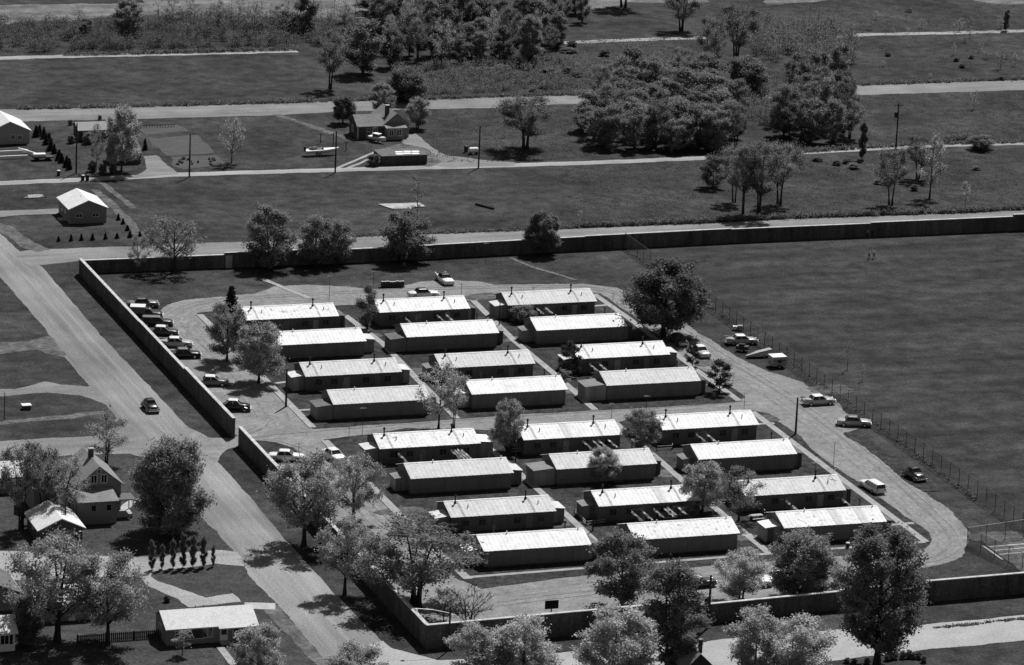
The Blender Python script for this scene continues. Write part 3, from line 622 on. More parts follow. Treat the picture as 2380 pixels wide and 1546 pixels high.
broad('wood', 8, 3.0, .04, .1, 1, 15, 10, 17, .42, .34, 30, shape=.25, tr=.16, leaf='leafw', lift=1.1)
broad('wood2', 8, 2.8, .08, .1, 2, 9, 10, 15, .42, .34, 31, shape=.1, tr=.14, leaf='leafw', lift=1.2)
broad('wood3', 8, 2.6, .02, .08, 3, 6, 9, 15, .4, .34, 32, shape=-.1, tr=.11, leaf='leafw', lift=1.3)
conifer('spruce', 4.5, 1.35, 33)
broad('pine', 5.2, 1.9, .12, .12, 1, 12, 7, 13, .34, .2, 34, shape=.7, tr=.12, leaf='needle2', lift=.5)
broad('broadbush', 9, 4.6, .02, .03, 1, 34, 14, 24, .36, .3, 35, shape=.35, tr=.2, lift=.9)
FIRST = {}
NT = [0]
def plant(kind, u, vb, vt, half, label, group=None, cat='tree', name=None, hmul=1.0):
    tm, cm, H, R = PROTO[kind]; p = G(u, vb); h = HT(u, vb, vt) * hmul * (1.4 if kind == 'column' else 1); ppm = PPM(u, vb); NT[0] += 1
    sx = half / ppm / R * (1.0 if kind in ('spruce', 'column', 'barethin', 'bare') else 1.14); sz = h / H; rot = random.uniform(0, 6.28)
    if name is None: name = {'spruce': 'spruce_tree', 'pine': 'pine_tree', 'poplar': 'poplar_tree', 'poplar2': 'poplar_tree', 'oak': 'oak_tree', 'oak2': 'oak_tree', 'oakopen': 'oak_tree', 'bushy': 'bush', 'bushy2': 'bush', 'sapling': 'sapling', 'sprout': 'sapling', 'bare': 'bare_tree', 'barethin': 'bare_tree', 'column': 'columnar_shrub'}.get(kind, 'leafy_tree')
    if name == 'bush': cat = 'bush'
    if name == 'columnar_shrub': cat = 'shrub'
    key = (kind, name)
    if key not in FIRST:
        t = thing(name, label, cat, p, rot, group); inst('trunk', tm, t)
        if cm: inst('crown', cm, t)
        FIRST[key] = t
    else:
        t = dup(FIRST[key], label, p, rot, (1, 1, 1), group)
        if not group and 'group' in t: del t['group']
        t['category'] = cat
    t.scale = (sx, sx, sz); return t
# --- trees one can tell apart
TREES = [
 ('sparse', 400, 62, -8, 20, 'thin tree rising from the top left brush, leftmost of a scattered line'), ('barethin', 452, 58, -2, 16, 'bare thin tree in the top left brush left of the pale field gap'), ('sparse2', 505, 70, 2, 19, 'slim leafy tree in the middle of the top left brush'), ('barethin', 560, 60, -4, 15, 'bare thin tree rising from the middle of the top left brush'), ('sparse', 590, 80, 8, 18, 'slim pale tree at the near side of the top left brush'), ('sparse2', 648, 66, 6, 17, 'slim tree in the brush left of the clear trunked tree'), ('wood3', 668, 74, 24, 20, 'low tree in the brush just left of the clear trunked tree'), ('wood2', 200, 88, 44, 16, 'low leafy tree at the far left of the brush'),
 ('sparse2', 800, 70, 10, 20, 'slim tree at the right end of the top left brush'),
 ('oakopen', 405, 632, 505, 66, 'open spreading tree inside the back wall near its left corner'),
 ('sparse', 322, 634, 550, 24, 'small thin-leaved tree by the back wall left of the open spreading tree'),
 ('farleafy', 628, 622, 484, 54, 'round leafy tree inside the back wall beside the pale door'),
 ('farleafy', 733, 617, 504, 42, 'left one of two merged leafy trees at the back wall'),
 ('farleafy', 785, 613, 512, 36, 'right one of two merged leafy trees at the back wall'),
 ('farleafy', 942, 607, 494, 58, 'round leafy tree at the back wall above the row of drums'),
 ('round', 1262, 590, 496, 39, 'short round tree at the back wall behind the far right hut'),
 ('round', 1541, 779, 614, 84, 'big dense round tree at the right end of the hut rows'),
 ('spruce', 537, 723, 661, 21, 'dark spruce behind the back row hut on the left'),
 ('leafy2', 528, 838, 708, 50, 'leafy tree left of the back row huts, the rear one of a pair'),
 ('leafy', 601, 891, 750, 56, 'leafy tree beside the parking strip, the nearer one of a pair'),
 ('wood3', 853, 768, 666, 24, 'bushy dark tree between the first two back row huts'),
 ('bushy2', 1215, 750, 712, 26, 'light green bush in front of the back row hut farthest right'),
 ('pine', 1323, 873, 797, 25, 'dark ragged pine against the white roof of a third row hut'),
 ('sapling', 1310, 912, 857, 17, 'small dark young tree at the end of a fourth row hut'),
 ('pine', 1609, 853, 799, 16, 'small dark pine beside the white car under the big round tree'),
 ('pine', 1672, 913, 838, 27, 'dark pine standing alone on the grass strip at the right'),
 ('sparse', 1019, 997, 843, 48, 'tall thin-leaved tree by the cross lane, left one of a pair'),
 ('sparse2', 1054, 995, 862, 30, 'tall thin-leaved tree by the cross lane, right one of a pair'),
 ('leafy', 1177, 1052, 928, 36, 'leafy tree left of the fifth row hut in the middle'),
 ('leafy2', 1492, 1050, 952, 43, 'leafy tree between the middle and right fifth row huts'),
 ('leafy', 1402, 1122, 1043, 36, 'round young tree in front of a sixth row hut roof'),
 ('leafy', 1632, 1192, 1074, 50, 'leafy tree right of the seventh row hut in the middle'),
 ('sparse', 1717, 1211, 1090, 52, 'pale thin-leaved tree before the hut with the leaning antenna'),
 ('bushy', 1593, 1204, 1164, 28, 'round pale bush behind the middle front row hut'),
 ('bushy2', 1042, 1243, 1215, 26, 'low dark bush in front of the seventh row hut on the left'),
 ('oak', 706, 1270, 1064, 90, 'large leafy tree outside the side wall just below the gate'),
 ('oak2', 822, 1212, 1064, 66, 'large leafy tree inside the side wall near the left parking'),
 ('oak', 801, 1382, 1204, 64, 'leafy tree on the verge throwing its shadow across the road'),
 ('oak2', 965, 1410, 1215, 138, 'spreading oak with dark forked limbs inside the front corner'),
 ('sparse', 1030, 1447, 1368, 32, 'small leafy tree inside the front corner behind the wall'),
 ('bare', 1087, 1478, 1358, 62, 'nearly bare tree before the front wall corner'),
 ('leafy', 1444, 1414, 1240, 76, 'full leafy tree inside the front wall beside the gravel'),
 ('poplar2', 1557, 1556, 1310, 70, 'tall dark leafy tree before the front wall in the middle'),
 ('pale', 1425, 1600, 1413, 90, 'pale leafy tree cut by the bottom edge left of the tall dark one'),
 ('pale2', 1110, 1592, 1455, 70, 'pale leafy tree at the bottom edge before the wall corner'),
 ('pale', 1215, 1588, 1438, 78, 'pale leafy tree at the bottom edge right of the wall corner'),
 ('pale2', 828, 1616, 1500, 66, 'treetop rising over the bottom edge where the roads meet'),
 ('pale2', 1722, 1400, 1281, 56, 'leafy tree inside the front wall right of the utility pole'),
 ('broadbush', 1862, 1390, 1246, 78, 'wide leafy tree inside the front wall near the right end'),
 ('poplar', 2037, 1552, 1224, 94, 'tallest poplar with its trunk beside the pale road'),
 ('pale', 1752, 1590, 1417, 66, 'pale leafy tree at the bottom edge, left of a pair'),
 ('pale2', 1848, 1592, 1440, 80, 'pale leafy tree at the bottom edge, right of a pair'),
 ('sparse2', 246, 1083, 963, 50, 'thin-leaved tree behind the two storey house by the road'),
 ('broadbush', 394, 1240, 1034, 84, 'dense broad tree on the lawn right of the two storey house'),
 ('elm', 49, 1231, 1030, 44, 'dark topped tree at the left edge above the white garage'),
 ('elm2', 100, 1216, 1040, 42, 'forked tree just behind the white garage'),
 ('oakopen', 150, 1218, 1060, 56, 'light leafy tree left of the two storey house'),
 ('oak2', 132, 1492, 1254, 112, 'great spreading tree in the lower left yard'),
 ('oak', 250, 1499, 1294, 88, 'leafy tree right of the great spreading one in the lower left yard'),
 ('sapling', 424, 1524, 1460, 22, 'small round young tree on the lawn before the ranch house'),
 ('pale', 600, 1592, 1455, 58, 'leafy tree at the bottom edge beside the ranch house'),
 ('sapling', 285, 1321, 1291, 8, 'slim sapling at the driveway left of the columnar shrubs'),
 ('bushy', 388, 1399, 1383, 8, 'small bush on the grass behind the ranch house'),
 ('bushy2', 62, 1500, 1395, 30, 'tall dark shrub beside the white house at the left edge'),
 ('leafy', 282, 400, 248, 40, 'tall leafy tree beside the dark shed on the far left'),
 ('sparse', 224, 396, 288, 17, 'thin tree between the pale roofed house and the tall leafy tree'),
 ('sparse', 538, 379, 275, 27, 'thin-leaved tree right of the vegetable plots'),
 ('spruce', 337, 349, 320, 7, 'tiny spruce beside the curved driveway'),
 ('round', 797, 287, 224, 25, 'round tree left behind the house with the crossed roofs'),
 ('leafy', 888, 268, 194, 28, 'tree right behind the chimney of the house with the crossed roofs'),
 ('leafy2', 970, 299, 226, 28, 'round tree right of the house with the crossed roofs'),
 ('elm', 1221, 347, 227, 68, 'vase shaped tree standing alone above the narrow lane'),
 ('elm2', 767, 207, 74, 36, 'tall dark trunked tree at the left of the grove'),
 ('wood2', 843, 173, 52, 46, 'leafy tree with a clear trunk at the near edge of the grove'),
 ('wood2', 714, 77, -22, 30, 'leafy tree before the pale field at the top'),
 ('leafy', 300, 84, 0, 34, 'big rounded tree in the brush at the top left'),
 ('barethin', 367, 52, -25, 16, 'thin dark tree before the pale field at the top left'),
 ('elm2', 1650, 183, 40, 34, 'narrow dark tree left of the wide vase shaped one at the top right'),
 ('elm', 1710, 144, 12, 46, 'wide vase shaped tree at the top right'),
 ('bushy', 1735, 213, 138, 46, 'dark ball shaped bush tree below the vase shaped ones'),
 ('elm', 1583, 72, -30, 42, 'tree cut by the top edge above the far lane'),
 ('elm2', 1449, 17, -110, 50, 'trunk and shadow of a tree cut by the top edge'),
 ('wood', 1657, 436, 362, 28, 'rounded dark tree left of the tall clump by the wall road'),
 ('elm2', 1706, 470, 338, 32, 'leftmost tall trunk of the clump above the wall road'),
 ('elm2', 1727, 497, 336, 36, 'second tall tree of the clump above the wall road'),
 ('elm', 1765, 500, 328, 48, 'widest many stemmed tree of the clump above the wall road'),
 ('elm2', 1811, 476, 332, 42, 'rightmost tall tree of the clump above the wall road'),
 ('elm2', 2070, 477, 344, 38, 'forked tree right of the clump, nearest the wall road'),
 ('elm2', 2133, 416, 316, 34, 'tree with a thick trunk behind the forked one'),
 ('sparse2', 2160, 460, 314, 32, 'slender leaning tree at the right of the forked one'),
 ('sapling', 2243, 481, 416, 10, 'lone sapling by the wall road near the right edge'),
 ('sapling', 1347, 526, 486, 5, 'tiny sapling by the wall road in the middle'),
 ('column', 2004, 371, 308, 10, 'dark narrow evergreen by the lane at the right'),
 ('barethin', 1969, 860, 792, 14, 'bare young tree standing in the mown field'),
 ('sprout', 2004, 886, 846, 6, 'tiny bare sapling in the mown field'),
 ('barethin', 969, 512, 408, 24, 'dead looking thin tree beside the concrete slab'),
 ('bushy', 945, 236, 165, 44, 'dark thicket bush at the near edge of the grove'),
 ('bushy2', 2280, 348, 316, 26, 'spreading bush on the lane near the right edge'),
 ('bushy', 868, 385, 360, 14, 'dark rounded shrub at the left end of the long low shed'),
 ('bushy2', 1238, 220, 205, 9, 'small round bush by the wide road at the grove'),
]
for t_ in TREES: plant(*t_)
# --- repeated plantings
for i, (u, v, t_) in enumerate(((353, 1326, 1275), (377, 1323, 1281), (401, 1321, 1273), (425, 1320, 1262), (449, 1319, 1265), (472, 1318, 1267), (495, 1317, 1281))):
    plant('column', u, v, t_, (8, 6, 7, 8.5, 8.5, 8.5, 5)[i], ('leftmost columnar shrub by the curved drive', 'second columnar shrub from the left', 'third columnar shrub from the left', 'middle and tallest columnar shrub of the row', 'third columnar shrub from the road end', 'second columnar shrub from the road end', 'smallest columnar shrub at the road end of the row')[i], 'row of columnar shrubs by the drive')
for u, v in ((136, 561), (165, 560), (189, 559), (215, 558), (245, 556), (272, 554), (302, 552), (325, 550), (275, 512), (286, 521), (296, 536)):
    plant('spruce', u, v, v - random.uniform(13, 17), random.uniform(5, 7), 'knee high spruce planted around the bungalow lawn', 'little spruces round the bungalow lawn')
for u, v in ((84, 318), (92, 314), (102, 322), (107, 336), (114, 330), (118, 350), (126, 357), (137, 372), (143, 378), (155, 388), (161, 394)):
    plant('spruce', u, v, v - random.uniform(22, 30), random.uniform(8, 11), 'dark spruce in the slanting row right of the pale house', 'row of spruces by the pale house')
for u, v, h, lb in ((165, 333, 18, 'dark bush left of the pole by the far house'), (205, 334, 26, 'dark shrub in front of the far pale roofed house'), (163, 291, 12, 'small bush behind the far pale roofed house'), (215, 399, 22, 'dark evergreen by the lane below the far house'), (238, 402, 20, 'dark evergreen shrub beside the lane, next to the leafy tree'), (262, 402, 20, 'round dark shrub at the foot of the tall leafy tree'), (232, 278, 10, 'tiny bush by the wide road above the far house')):
    plant('bushy', u, v, v - h, h * .45, lb)
for u, v in ((1900, 374), (1968, 380), (1945, 384), (1985, 392), (2045, 428), (2125, 443), (2270, 395), (1800, 400)): plant('bushy2', u, v, v - random.uniform(8, 14), random.uniform(8, 13), 'low weedy bush in the right field' + (' close below the lane' if v < 393 else ' halfway down to the wall road') + (', left part' if u < 1960 else ', right part'), 'low bushes in the right field')
for i in range(18):
    u_, v_ = 408 + random.uniform(0, 95), 369 + random.uniform(0, 15); plant('bushy2', u_, v_, v_ - random.uniform(3, 6), random.uniform(2.5, 4.5), 'leafy clump in the vegetable plot beside the narrow lane', 'plants of the vegetable plot')
cr = lambda x, y: (1785 + x / 4, y / 4)
for x, y, h, hw, k in ((955, 275, 130, 30, 'sprout'), (1005, 180, 90, 22, 'sprout'), (1290, 192, 110, 20, 'sprout'), (1430, 262, 90, 34, 'sprout'), (1775, 292, 130, 40, 'sprout'), (1885, 250, 100, 26, 'sprout'), (2165, 272, 130, 40, 'sprout'), (2212, 285, 140, 30, 'column'), (1870, 352, 110, 30, 'sprout'), (1830, 400, 80, 28, 'sprout'), (1725, 512, 120, 20, 'sprout'), (1970, 482, 100, 26, 'sprout'), (2025, 546, 100, 26, 'sprout'), (2160, 642, 190, 40, 'sprout'), (2215, 546, 110, 26, 'sprout'), (2295, 616, 130, 30, 'sprout'), (1070, 620, 60, 24, 'sprout'), (1910, 1016, 190, 34, 'sprout'), (1510, 726, 50, 18, 'sprout'), (1160, 300, 50, 18, 'sprout'), (1300, 310, 60, 18, 'sprout')):
    u, v = cr(x, y); plant(k, u, v, v - h / 4, hw / 4, 'spindly sapling at the top right ' + ('beyond the farthest lane' if v < 74 else 'between the farthest lane and the wide road' if v < 190 else 'below the wide road') + (', left' if u < 2140 else ', middle' if u < 2270 else ', right edge'), 'spindly saplings in the far fields', hmul=1.0)
for x, y in ((1115, 522), (1890, 545), (1750, 570), (1805, 630), (2170, 745), (1310, 115)):
    u, v = cr(x, y); plant('bushy2', u, v, v - 9, 7, 'small dark bush in the far fields at the top right', 'small bushes in the far fields')
for u, v in ((1160, 128), (1220, 118), (1255, 124), (1290, 112), (1322, 122), (1330, 108), (1265, 135), (1235, 130), (1405, 130), (1165, 165), (1125, 168), (1205, 175), (1280, 168), (1190, 158), (1320, 172), (1340, 178)):
    plant('bushy2', u, v, v - random.uniform(9, 16), random.uniform(10, 20), 'scrubby bush on the open ground right of the grove' + (', farthest left' if u < 1200 else ', in the middle' if u < 1270 else ', farthest right') + (', upper row' if v < 126 else ', middle row' if v < 150 else ', lower row'), 'scrubby bushes beside the grove')
for u, v, t_ in ((2062, 1536, 1522), (2070, 1534, 1516), (2080, 1533, 1518), (2098, 1531, 1514), (2112, 1530, 1512), (2124, 1531, 1516), (2136, 1532, 1516), (2147, 1540, 1524), (1968, 1541, 1530), (1985, 1541, 1532), (2015, 1543, 1530)):
    plant('bushy2', u, v, t_, 7, 'low garden shrub along the near edge of the pale road', 'garden shrubs by the pale road')
# --- the grove and thickets: each tree an individual
def wood(rows, kinds, label, group, hw, hh):
    for v, x0, x1, st in rows:
        u = x0 + random.uniform(0, st * .5)
        while u < x1:
            vv = v + random.uniform(-7, 7); q = (u - x0) / (x1 - x0); k = (v - rows[0][0]) / (rows[-1][0] - rows[0][0] + .01); k = 1 - k if rows[0][0] > rows[-1][0] else k
            zone = ('left side' if q < .2 else 'right side' if q > .8 else 'left of middle' if q < .5 else 'right of middle') + (', far edge' if k < .2 else ', near edge' if k > .8 else ', far half' if k < .5 else ', near half')
            plant(random.choice(kinds), u, vv, vv - random.uniform(*hh), random.uniform(*hw), label + ', ' + zone, group); u += st * random.uniform(.75, 1.25)
wood([(5, 850, 1370, 46), (28, 850, 1372, 44), (48, 856, 1365, 42), (66, 862, 1350, 42), (86, 872, 1325, 42), (106, 880, 1300, 44), (128, 890, 1290, 46), (150, 905, 1230, 50)], ['wood', 'wood2', 'wood3', 'poplar2', 'elm2', 'sparse', 'wood2'], 'leafy tree of the dense top grove', 'trees of the dense grove', (17, 32), (58, 112))
wood([(348, 1392, 1712, 52), (325, 1366, 1715, 52), (298, 1360, 1712, 54), (268, 1366, 1716, 54), (240, 1385, 1705, 54), (212, 1420, 1690, 56)], ['farleafy', 'farleafy', 'wood2', 'wood3', 'elm2', 'wood'], 'leafy tree of the round thicket', 'trees of the round thicket', (28, 44), (62, 104))
wood([(328, 1830, 1985, 44), (312, 1800, 1990, 50), (285, 1800, 1995, 50), (255, 1850, 1990, 50), (228, 1840, 1985, 50)], ['elm2', 'wood2', 'wood', 'farleafy'], 'leafy tree of the clump at the wide road', 'trees of the right clump', (26, 40), (86, 122))
wood([(352, 1410, 1690, 90)], ['wood3', 'sprout', 'bushy2'], 'bush before the round thicket', 'bushes below the round thicket', (8, 16), (18, 36))
# --- brush nobody could count
def brush(name, poly, n, h, r, per, m, seed, stems=True, size=.3):
    rg = np.random.default_rng(seed); P = [G(*q) for q in poly]; xs = [q.x for q in P]; ys = [q.y for q in P]; C = []; k = 0; ST = MB()
    def inside(x, y):
        c = False
        for i in range(len(P)):
            a, b = P[i], P[i - 1]
            if (a.y > y) != (b.y > y) and x < (b.x - a.x) * (y - a.y) / (b.y - a.y) + a.x: c = not c
        return c
    while k < n:
        x, y = rg.uniform(min(xs), max(xs)), rg.uniform(min(ys), max(ys))
        if not inside(x, y): continue
        k += 1; hh = h * rg.uniform(.45, 1.35); rr = r * rg.uniform(.6, 1.3); c = rg.normal(size=(int(per * 2.6), 3)) * np.array([rr * .45, rr * .45, hh * .24]) + np.array([x, y, hh * .52]); c[:, 2] = np.abs(c[:, 2])
        C.append(c)
        if stems: ST.tube([(x, y, 0), (x + rg.normal() * .2, y + rg.normal() * .2, hh * 1.05)], [.05, .015], 3, False)
    o = inst(name, leaf_mesh(name, leaf_arrays(np.concatenate(C), size * .55, rg, .8), M[m])); o['kind'] = 'stuff'
    if stems: q = ST.build(name + '_stems', M['bark']); q['kind'] = 'stuff'
    return o
brush('brush', [(-20, 60), (150, 58), (330, 52), (480, 40), (640, 48), (835, 55), (850, 108), (600, 112), (300, 118), (-20, 126)], 430, 2.6, 1.6, 80, 'brush', 51, size=.34)
brush('tall_brush', [(380, 30), (830, 30), (840, 80), (420, 92)], 40, 4.5, 1.3, 60, 'brush', 52, size=.34)
brush('undergrowth', [(910, 160), (1240, 130), (1345, 150), (1345, 205), (1150, 214), (930, 228)], 330, 1.6, 1.3, 50, 'brush', 53, size=.3)
brush('undergrowth', [(1745, 60), (1935, 70), (1990, 110), (1995, 150), (1850, 150), (1740, 130)], 170, 4.0, 1.5, 80, 'brush', 54, size=.34)
brush('undergrowth', [(1710, 215), (1850, 205), (1850, 290), (1720, 300)], 70, 2.5, 1.5, 70, 'brush', 55, size=.32)
brush('undergrowth', [(1400, 160), (1580, 150), (1690, 170), (1690, 215), (1440, 215)], 90, 2.8, 1.6, 70, 'brush', 56, size=.32)
brush('undergrowth', [(1640, 350), (1890, 350), (1870, 395), (1660, 395)], 60, 2.2, 1.5, 60, 'brush', 57, size=.3)
def verge(pix, n, h, w, seed, m='weed'):
    rg = np.random.default_rng(seed); P = [G(*q) for q in pix]; C = []
    L = [(P[i + 1] - P[i]).length for i in range(len(P) - 1)]; T = sum(L)
    for k in range(n):
        t = rg.uniform(0, T); i = 0
        while t > L[i]: t -= L[i]; i += 1
        q = P[i].lerp(P[i + 1], t / L[i]); c = rg.normal(size=(14, 3)) * np.array([.3, w * .4, h * .3]) + np.array([q.x, q.y + rg.normal() * w, h * .4]); c[:, 2] = np.abs(c[:, 2]); C.append(c)
    return leaf_arrays(np.concatenate(C), .2, rg, .1)
VG = [verge([(40, 254), (290, 249), (595, 241), (780, 235), (985, 231), (1190, 224), (1350, 220)], 900, .7, .35, 61), verge([(2000, 198), (2400, 184)], 300, .7, .35, 62),
      verge([(1350, 529), (1637, 518), (1825, 508), (2000, 502), (2260, 493), (2400, 485)], 1300, .95, .3, 63), verge([(820, 550), (1350, 530)], 350, .4, .3, 64),
      verge([(1990, 345), (2160, 336), (2400, 331)], 260, .6, .35, 65), verge([(150, 129), (425, 123), (690, 116)], 420, .8, .4, 66), verge([(1700, 363), (1990, 346)], 240, .8, .4, 67),
      verge([(190, 640), (300, 755), (420, 880), (541, 1012)], 120, .25, .2, 69), verge([(1461, 585), (1800, 815), (2000, 958), (2270, 1163)], 300, .3, .25, 70), verge([(2160, 1462), (2400, 1436)], 60, .2, .2, 71), verge([(2195, 333), (2258, 326)], 120, 1.3, .4, 72)]
o = inst('roadside_weeds', leaf_mesh('roadside_weeds', np.concatenate(VG), M['weed'])); o['kind'] = 'stuff'
def tufts(poly, n, seed, h=.25):
    rg = np.random.default_rng(seed); P = [G(*q) for q in poly]; a, b, c, d = P; s, t = rg.uniform(size=n), rg.uniform(size=n); C = []
    n = int(n * .55); base = np.array([(a.lerp(b, s[i])).lerp(d.lerp(c, s[i]), t[i]) for i in range(n)]); cl = np.repeat(base, 5, 0) + rg.normal(size=(n * 5, 3)) * np.array([.35, .35, .06]); cl[:, 2] = np.abs(cl[:, 2]) + .03
    return leaf_arrays(cl, h, rg, .3)
TF = [tufts([(1140, 100), (1700, 85), (1400, 215), (1140, 220)], 4000, 82, .2), tufts([(2000, 75), (2390, 65), (2390, 190), (2000, 200)], 1200, 83, .16), tufts([(1000, 260), (1360, 245), (1400, 370), (1000, 380)], 2500, 84, .17), tufts([(1990, 225), (2390, 212), (2390, 325), (2000, 345)], 1500, 85, .17), tufts([(1300, 395), (2390, 345), (2390, 480), (1300, 525)], 6000, 86, .17), tufts([(1800, 10), (2390, 6), (2390, 66), (1950, 78)], 1200, 88, .18)]
o = inst('grass_tufts', leaf_mesh('grass_tufts', np.concatenate(TF), M['weed'])); o['kind'] = 'stuff'
# ------------------------------------------------------------------ houses
def roof_gable(t, x0, x1, y0, y1, ez, rise, axis, m, ov=.35, name='roof', rows=0):
    """two thick slopes; axis = direction of the ridge"""
    th = .14
    if axis == 'x':
        yc, hy_ = (y0 + y1) / 2, (y1 - y0) / 2 + ov; sl = rise / (hy_ - ov); zl = ez - sl * ov
        return MB().prism([(yc - hy_, zl), (yc, ez + rise), (yc + hy_, zl), (yc + hy_, zl + th), (yc, ez + rise + th), (yc - hy_, zl + th)], 'x', x0 - ov, x1 + ov).build(name, m, t)
    xc, hx = (x0 + x1) / 2, (x1 - x0) / 2 + ov; sl = rise / (hx - ov); zl = ez - sl * ov
    return MB().prism([(xc - hx, zl), (xc, ez + rise), (xc + hx, zl), (xc + hx, zl + th), (xc, ez + rise + th), (xc - hx, zl + th)], 'y', y0 - ov, y1 + ov).build(name, m, t)
def walls_gable(t, x0, x1, y0, y1, ez, rise, axis, m, name='wall'):
    if axis == 'x': return MB().prism([(y0, -.1), (y1, -.1), (y1, ez), ((y0 + y1) / 2, ez + rise - .03), (y0, ez)], 'x', x0, x1).build(name, m, t)
    return MB().prism([(x0, -.1), (x1, -.1), (x1, ez), ((x0 + x1) / 2, ez + rise - .03), (x0, ez)], 'y', y0, y1).build(name, m, t)
def window(t, x, y, z, w, h, rot=0, trim='white', split=2, shutter=False):
    f = MB(); f.box(-w / 2 - .08, w / 2 + .08, -.05, .0, -.08, 0); f.box(-w / 2 - .08, w / 2 + .08, -.05, 0, h, h + .08); f.box(-w / 2 - .08, -w / 2, -.05, 0, 0, h); f.box(w / 2, w / 2 + .08, -.05, 0, 0, h)
    for k in range(1, split): f.box(-w / 2 + w * k / split - .03, -w / 2 + w * k / split + .03, -.05, 0, 0, h)
    o = f.build('window', M[trim], t, (x, y, z), rot)
    for k in range(split): MB().box(-w / 2 + w * k / split + .03, -w / 2 + w * (k + 1) / split - .03, -.03, -.005, .0, h).build('pane', M['glass'], o)
    if shutter:
        for s_ in (-1, 1): MB().box(s_ * (w / 2 + .32) - .2, s_ * (w / 2 + .32) + .2, -.05, 0, -.05, h + .05).build('shutter', M['dark'], o)
    return o
def door(t, x, y, w=.9, h=2.05, rot=0, m='white'):
    o = MB().box(-w / 2, w / 2, -.05, 0, 0, h).build('door', M[m], t, (x, y, 0), rot); MB().box(w / 2 - .15, w / 2 - .08, -.1, -.05, .95, 1.05).build('handle', M['iron'], o)
    MB().box(-w / 2 + .15, w / 2 - .15, -.06, -.05, 1.0, h - .2).build('door_pane', M['glass'], o); return o
def chimney(r, x, y, z0, z1, w=.55):
    c = MB().box(x - w / 2, x + w / 2, y - w / 2, y + w / 2, z0, z1).build('chimney', M['hw_dark'], r); MB().box(x - w / 2 - .06, x + w / 2 + .06, y - w / 2 - .06, y + w / 2 + .06, z1, z1 + .12).build('chimney_cap', M['concrete'], c); return c
def house(label, u, v, w, d, ez, rise, axis, wm, rm, name='house', cat='house', ov=.35):
    p = G(u, v); t = thing(name, label, cat, p)
    walls_gable(t, 0, w, 0, d, ez, rise, axis, M[wm]); r = roof_gable(t, 0, w, 0, d, ez, rise, axis, M[rm], ov)
    return t, r
# bungalow on the corner lot
t, r = house('small pale bungalow with white gable roof on the corner lot beside little spruces', 162, 521, 6.4, 8.3, 2.65, 1.35, 'y', 'hw_mid', 'shingle_w')
window(t, 1.6, 0, 1.15, 1.0, .8); window(t, 4.5, 0, 1.15, 1.0, .8); window(t, 0, 5.6, 1.1, 1.1, .8, -math.pi / 2); door(t, 0, 3.2, rot=-math.pi / 2, m='hw_light')
MB().tube([(2.7, 3.4, 2.9), (2.7, 3.4, 4.1)], .07, 6).build('vent_pipe', M['iron'], r)
[MB().prism([(-.5, 1.75), (-.01, 2.05), (-.01, 2.12), (-.5, 1.82)], 'x', x - .65, x + .65).build('awning', M['hw_light'], t) for x in (1.6, 4.5)]
MB().box(-1.2, -.02, 2.4, 4.0, -.05, .2).build('step', M['concrete'], t)
# far left pale house, rails and trailer
t, r = house('pale house with white gable roof cut by the left edge', -24, 337, 7.4, 9, 2.5, 1.7, 'y', 'hw_light', 'shingle_w')
window(t, 4.3, 0, .9, .7, .8); window(t, 5.6, 0, .8, .7, .8); MB().tube([(2.1, 3, 3.3), (2.1, 3, 4.4)], .08, 6).build('vent_pipe', M['iron'], r)
t, r = house('low pale roofed house behind the thin trees at the far left', 184, 329, 6.7, 4.6, 2.1, .9, 'x', 'hw_dark', 'hw_light')
window(t, 1.2, 0, .9, .8, .8); window(t, 4.6, 0, .9, .8, .8); door(t, 3, 0)
t, r = house('dark shed under the tall leafy tree beside the curved driveway', 262, 383, 5.2, 4.4, 1.9, 1.1, 'x', 'hw_dark', 'shingle_d', 'garden_shed', 'shed', .2)
MB().box(-.02, -.0, 1.2, 2.8, 0, 1.7).build('shed_door', M['board'], t); window(t, 3.6, 0, .8, .7, .7)
p = G(0, 372); t = thing('foundation_frame', 'foundation trench lined with white planks before the pale house at left', 'foundation', p)
for i, (a, b) in enumerate((((-2, 4.2), (5.2, 4.6)), ((-2, .2), (5.2, .6)), ((5.4, 5.4), (7.4, 1.2)), ((4.8, 6.4), (6.2, 4.6)))):
    d = Vector((b[0] - a[0], b[1] - a[1], 0)); n = Vector((-d.y, d.x, 0)).normalized() * .14
    MB().prism([(a[0] + n.x, a[1] + n.y), (a[0] - n.x, a[1] - n.y), (b[0] - n.x, b[1] - n.y), (b[0] + n.x, b[1] + n.y)], 'z', 0, .62).build('plank', M['white'], t)
MB().box(-2, 5, .7, 4.1, 0, .06).build('floor', M['dark'], t)
p = G(80, 373); t = thing('flat_trailer', 'dark flat trailer with a white crate on it beside the foundation', 'trailer', p)
MB().box(-.4, 3.4, -.9, .9, .55, .75).build('bed', M['iron'], t); MB().box(-.2, 2.0, -.6, .6, .75, 1.25).build('side_rail', M['white'], t)
for x in (.4, 2.4):
    for y in (-.85, .85): MB().tube([(x, y - .1, .33), (x, y + .1, .33)], .33, 10).build('wheel', M['tyre'], t)
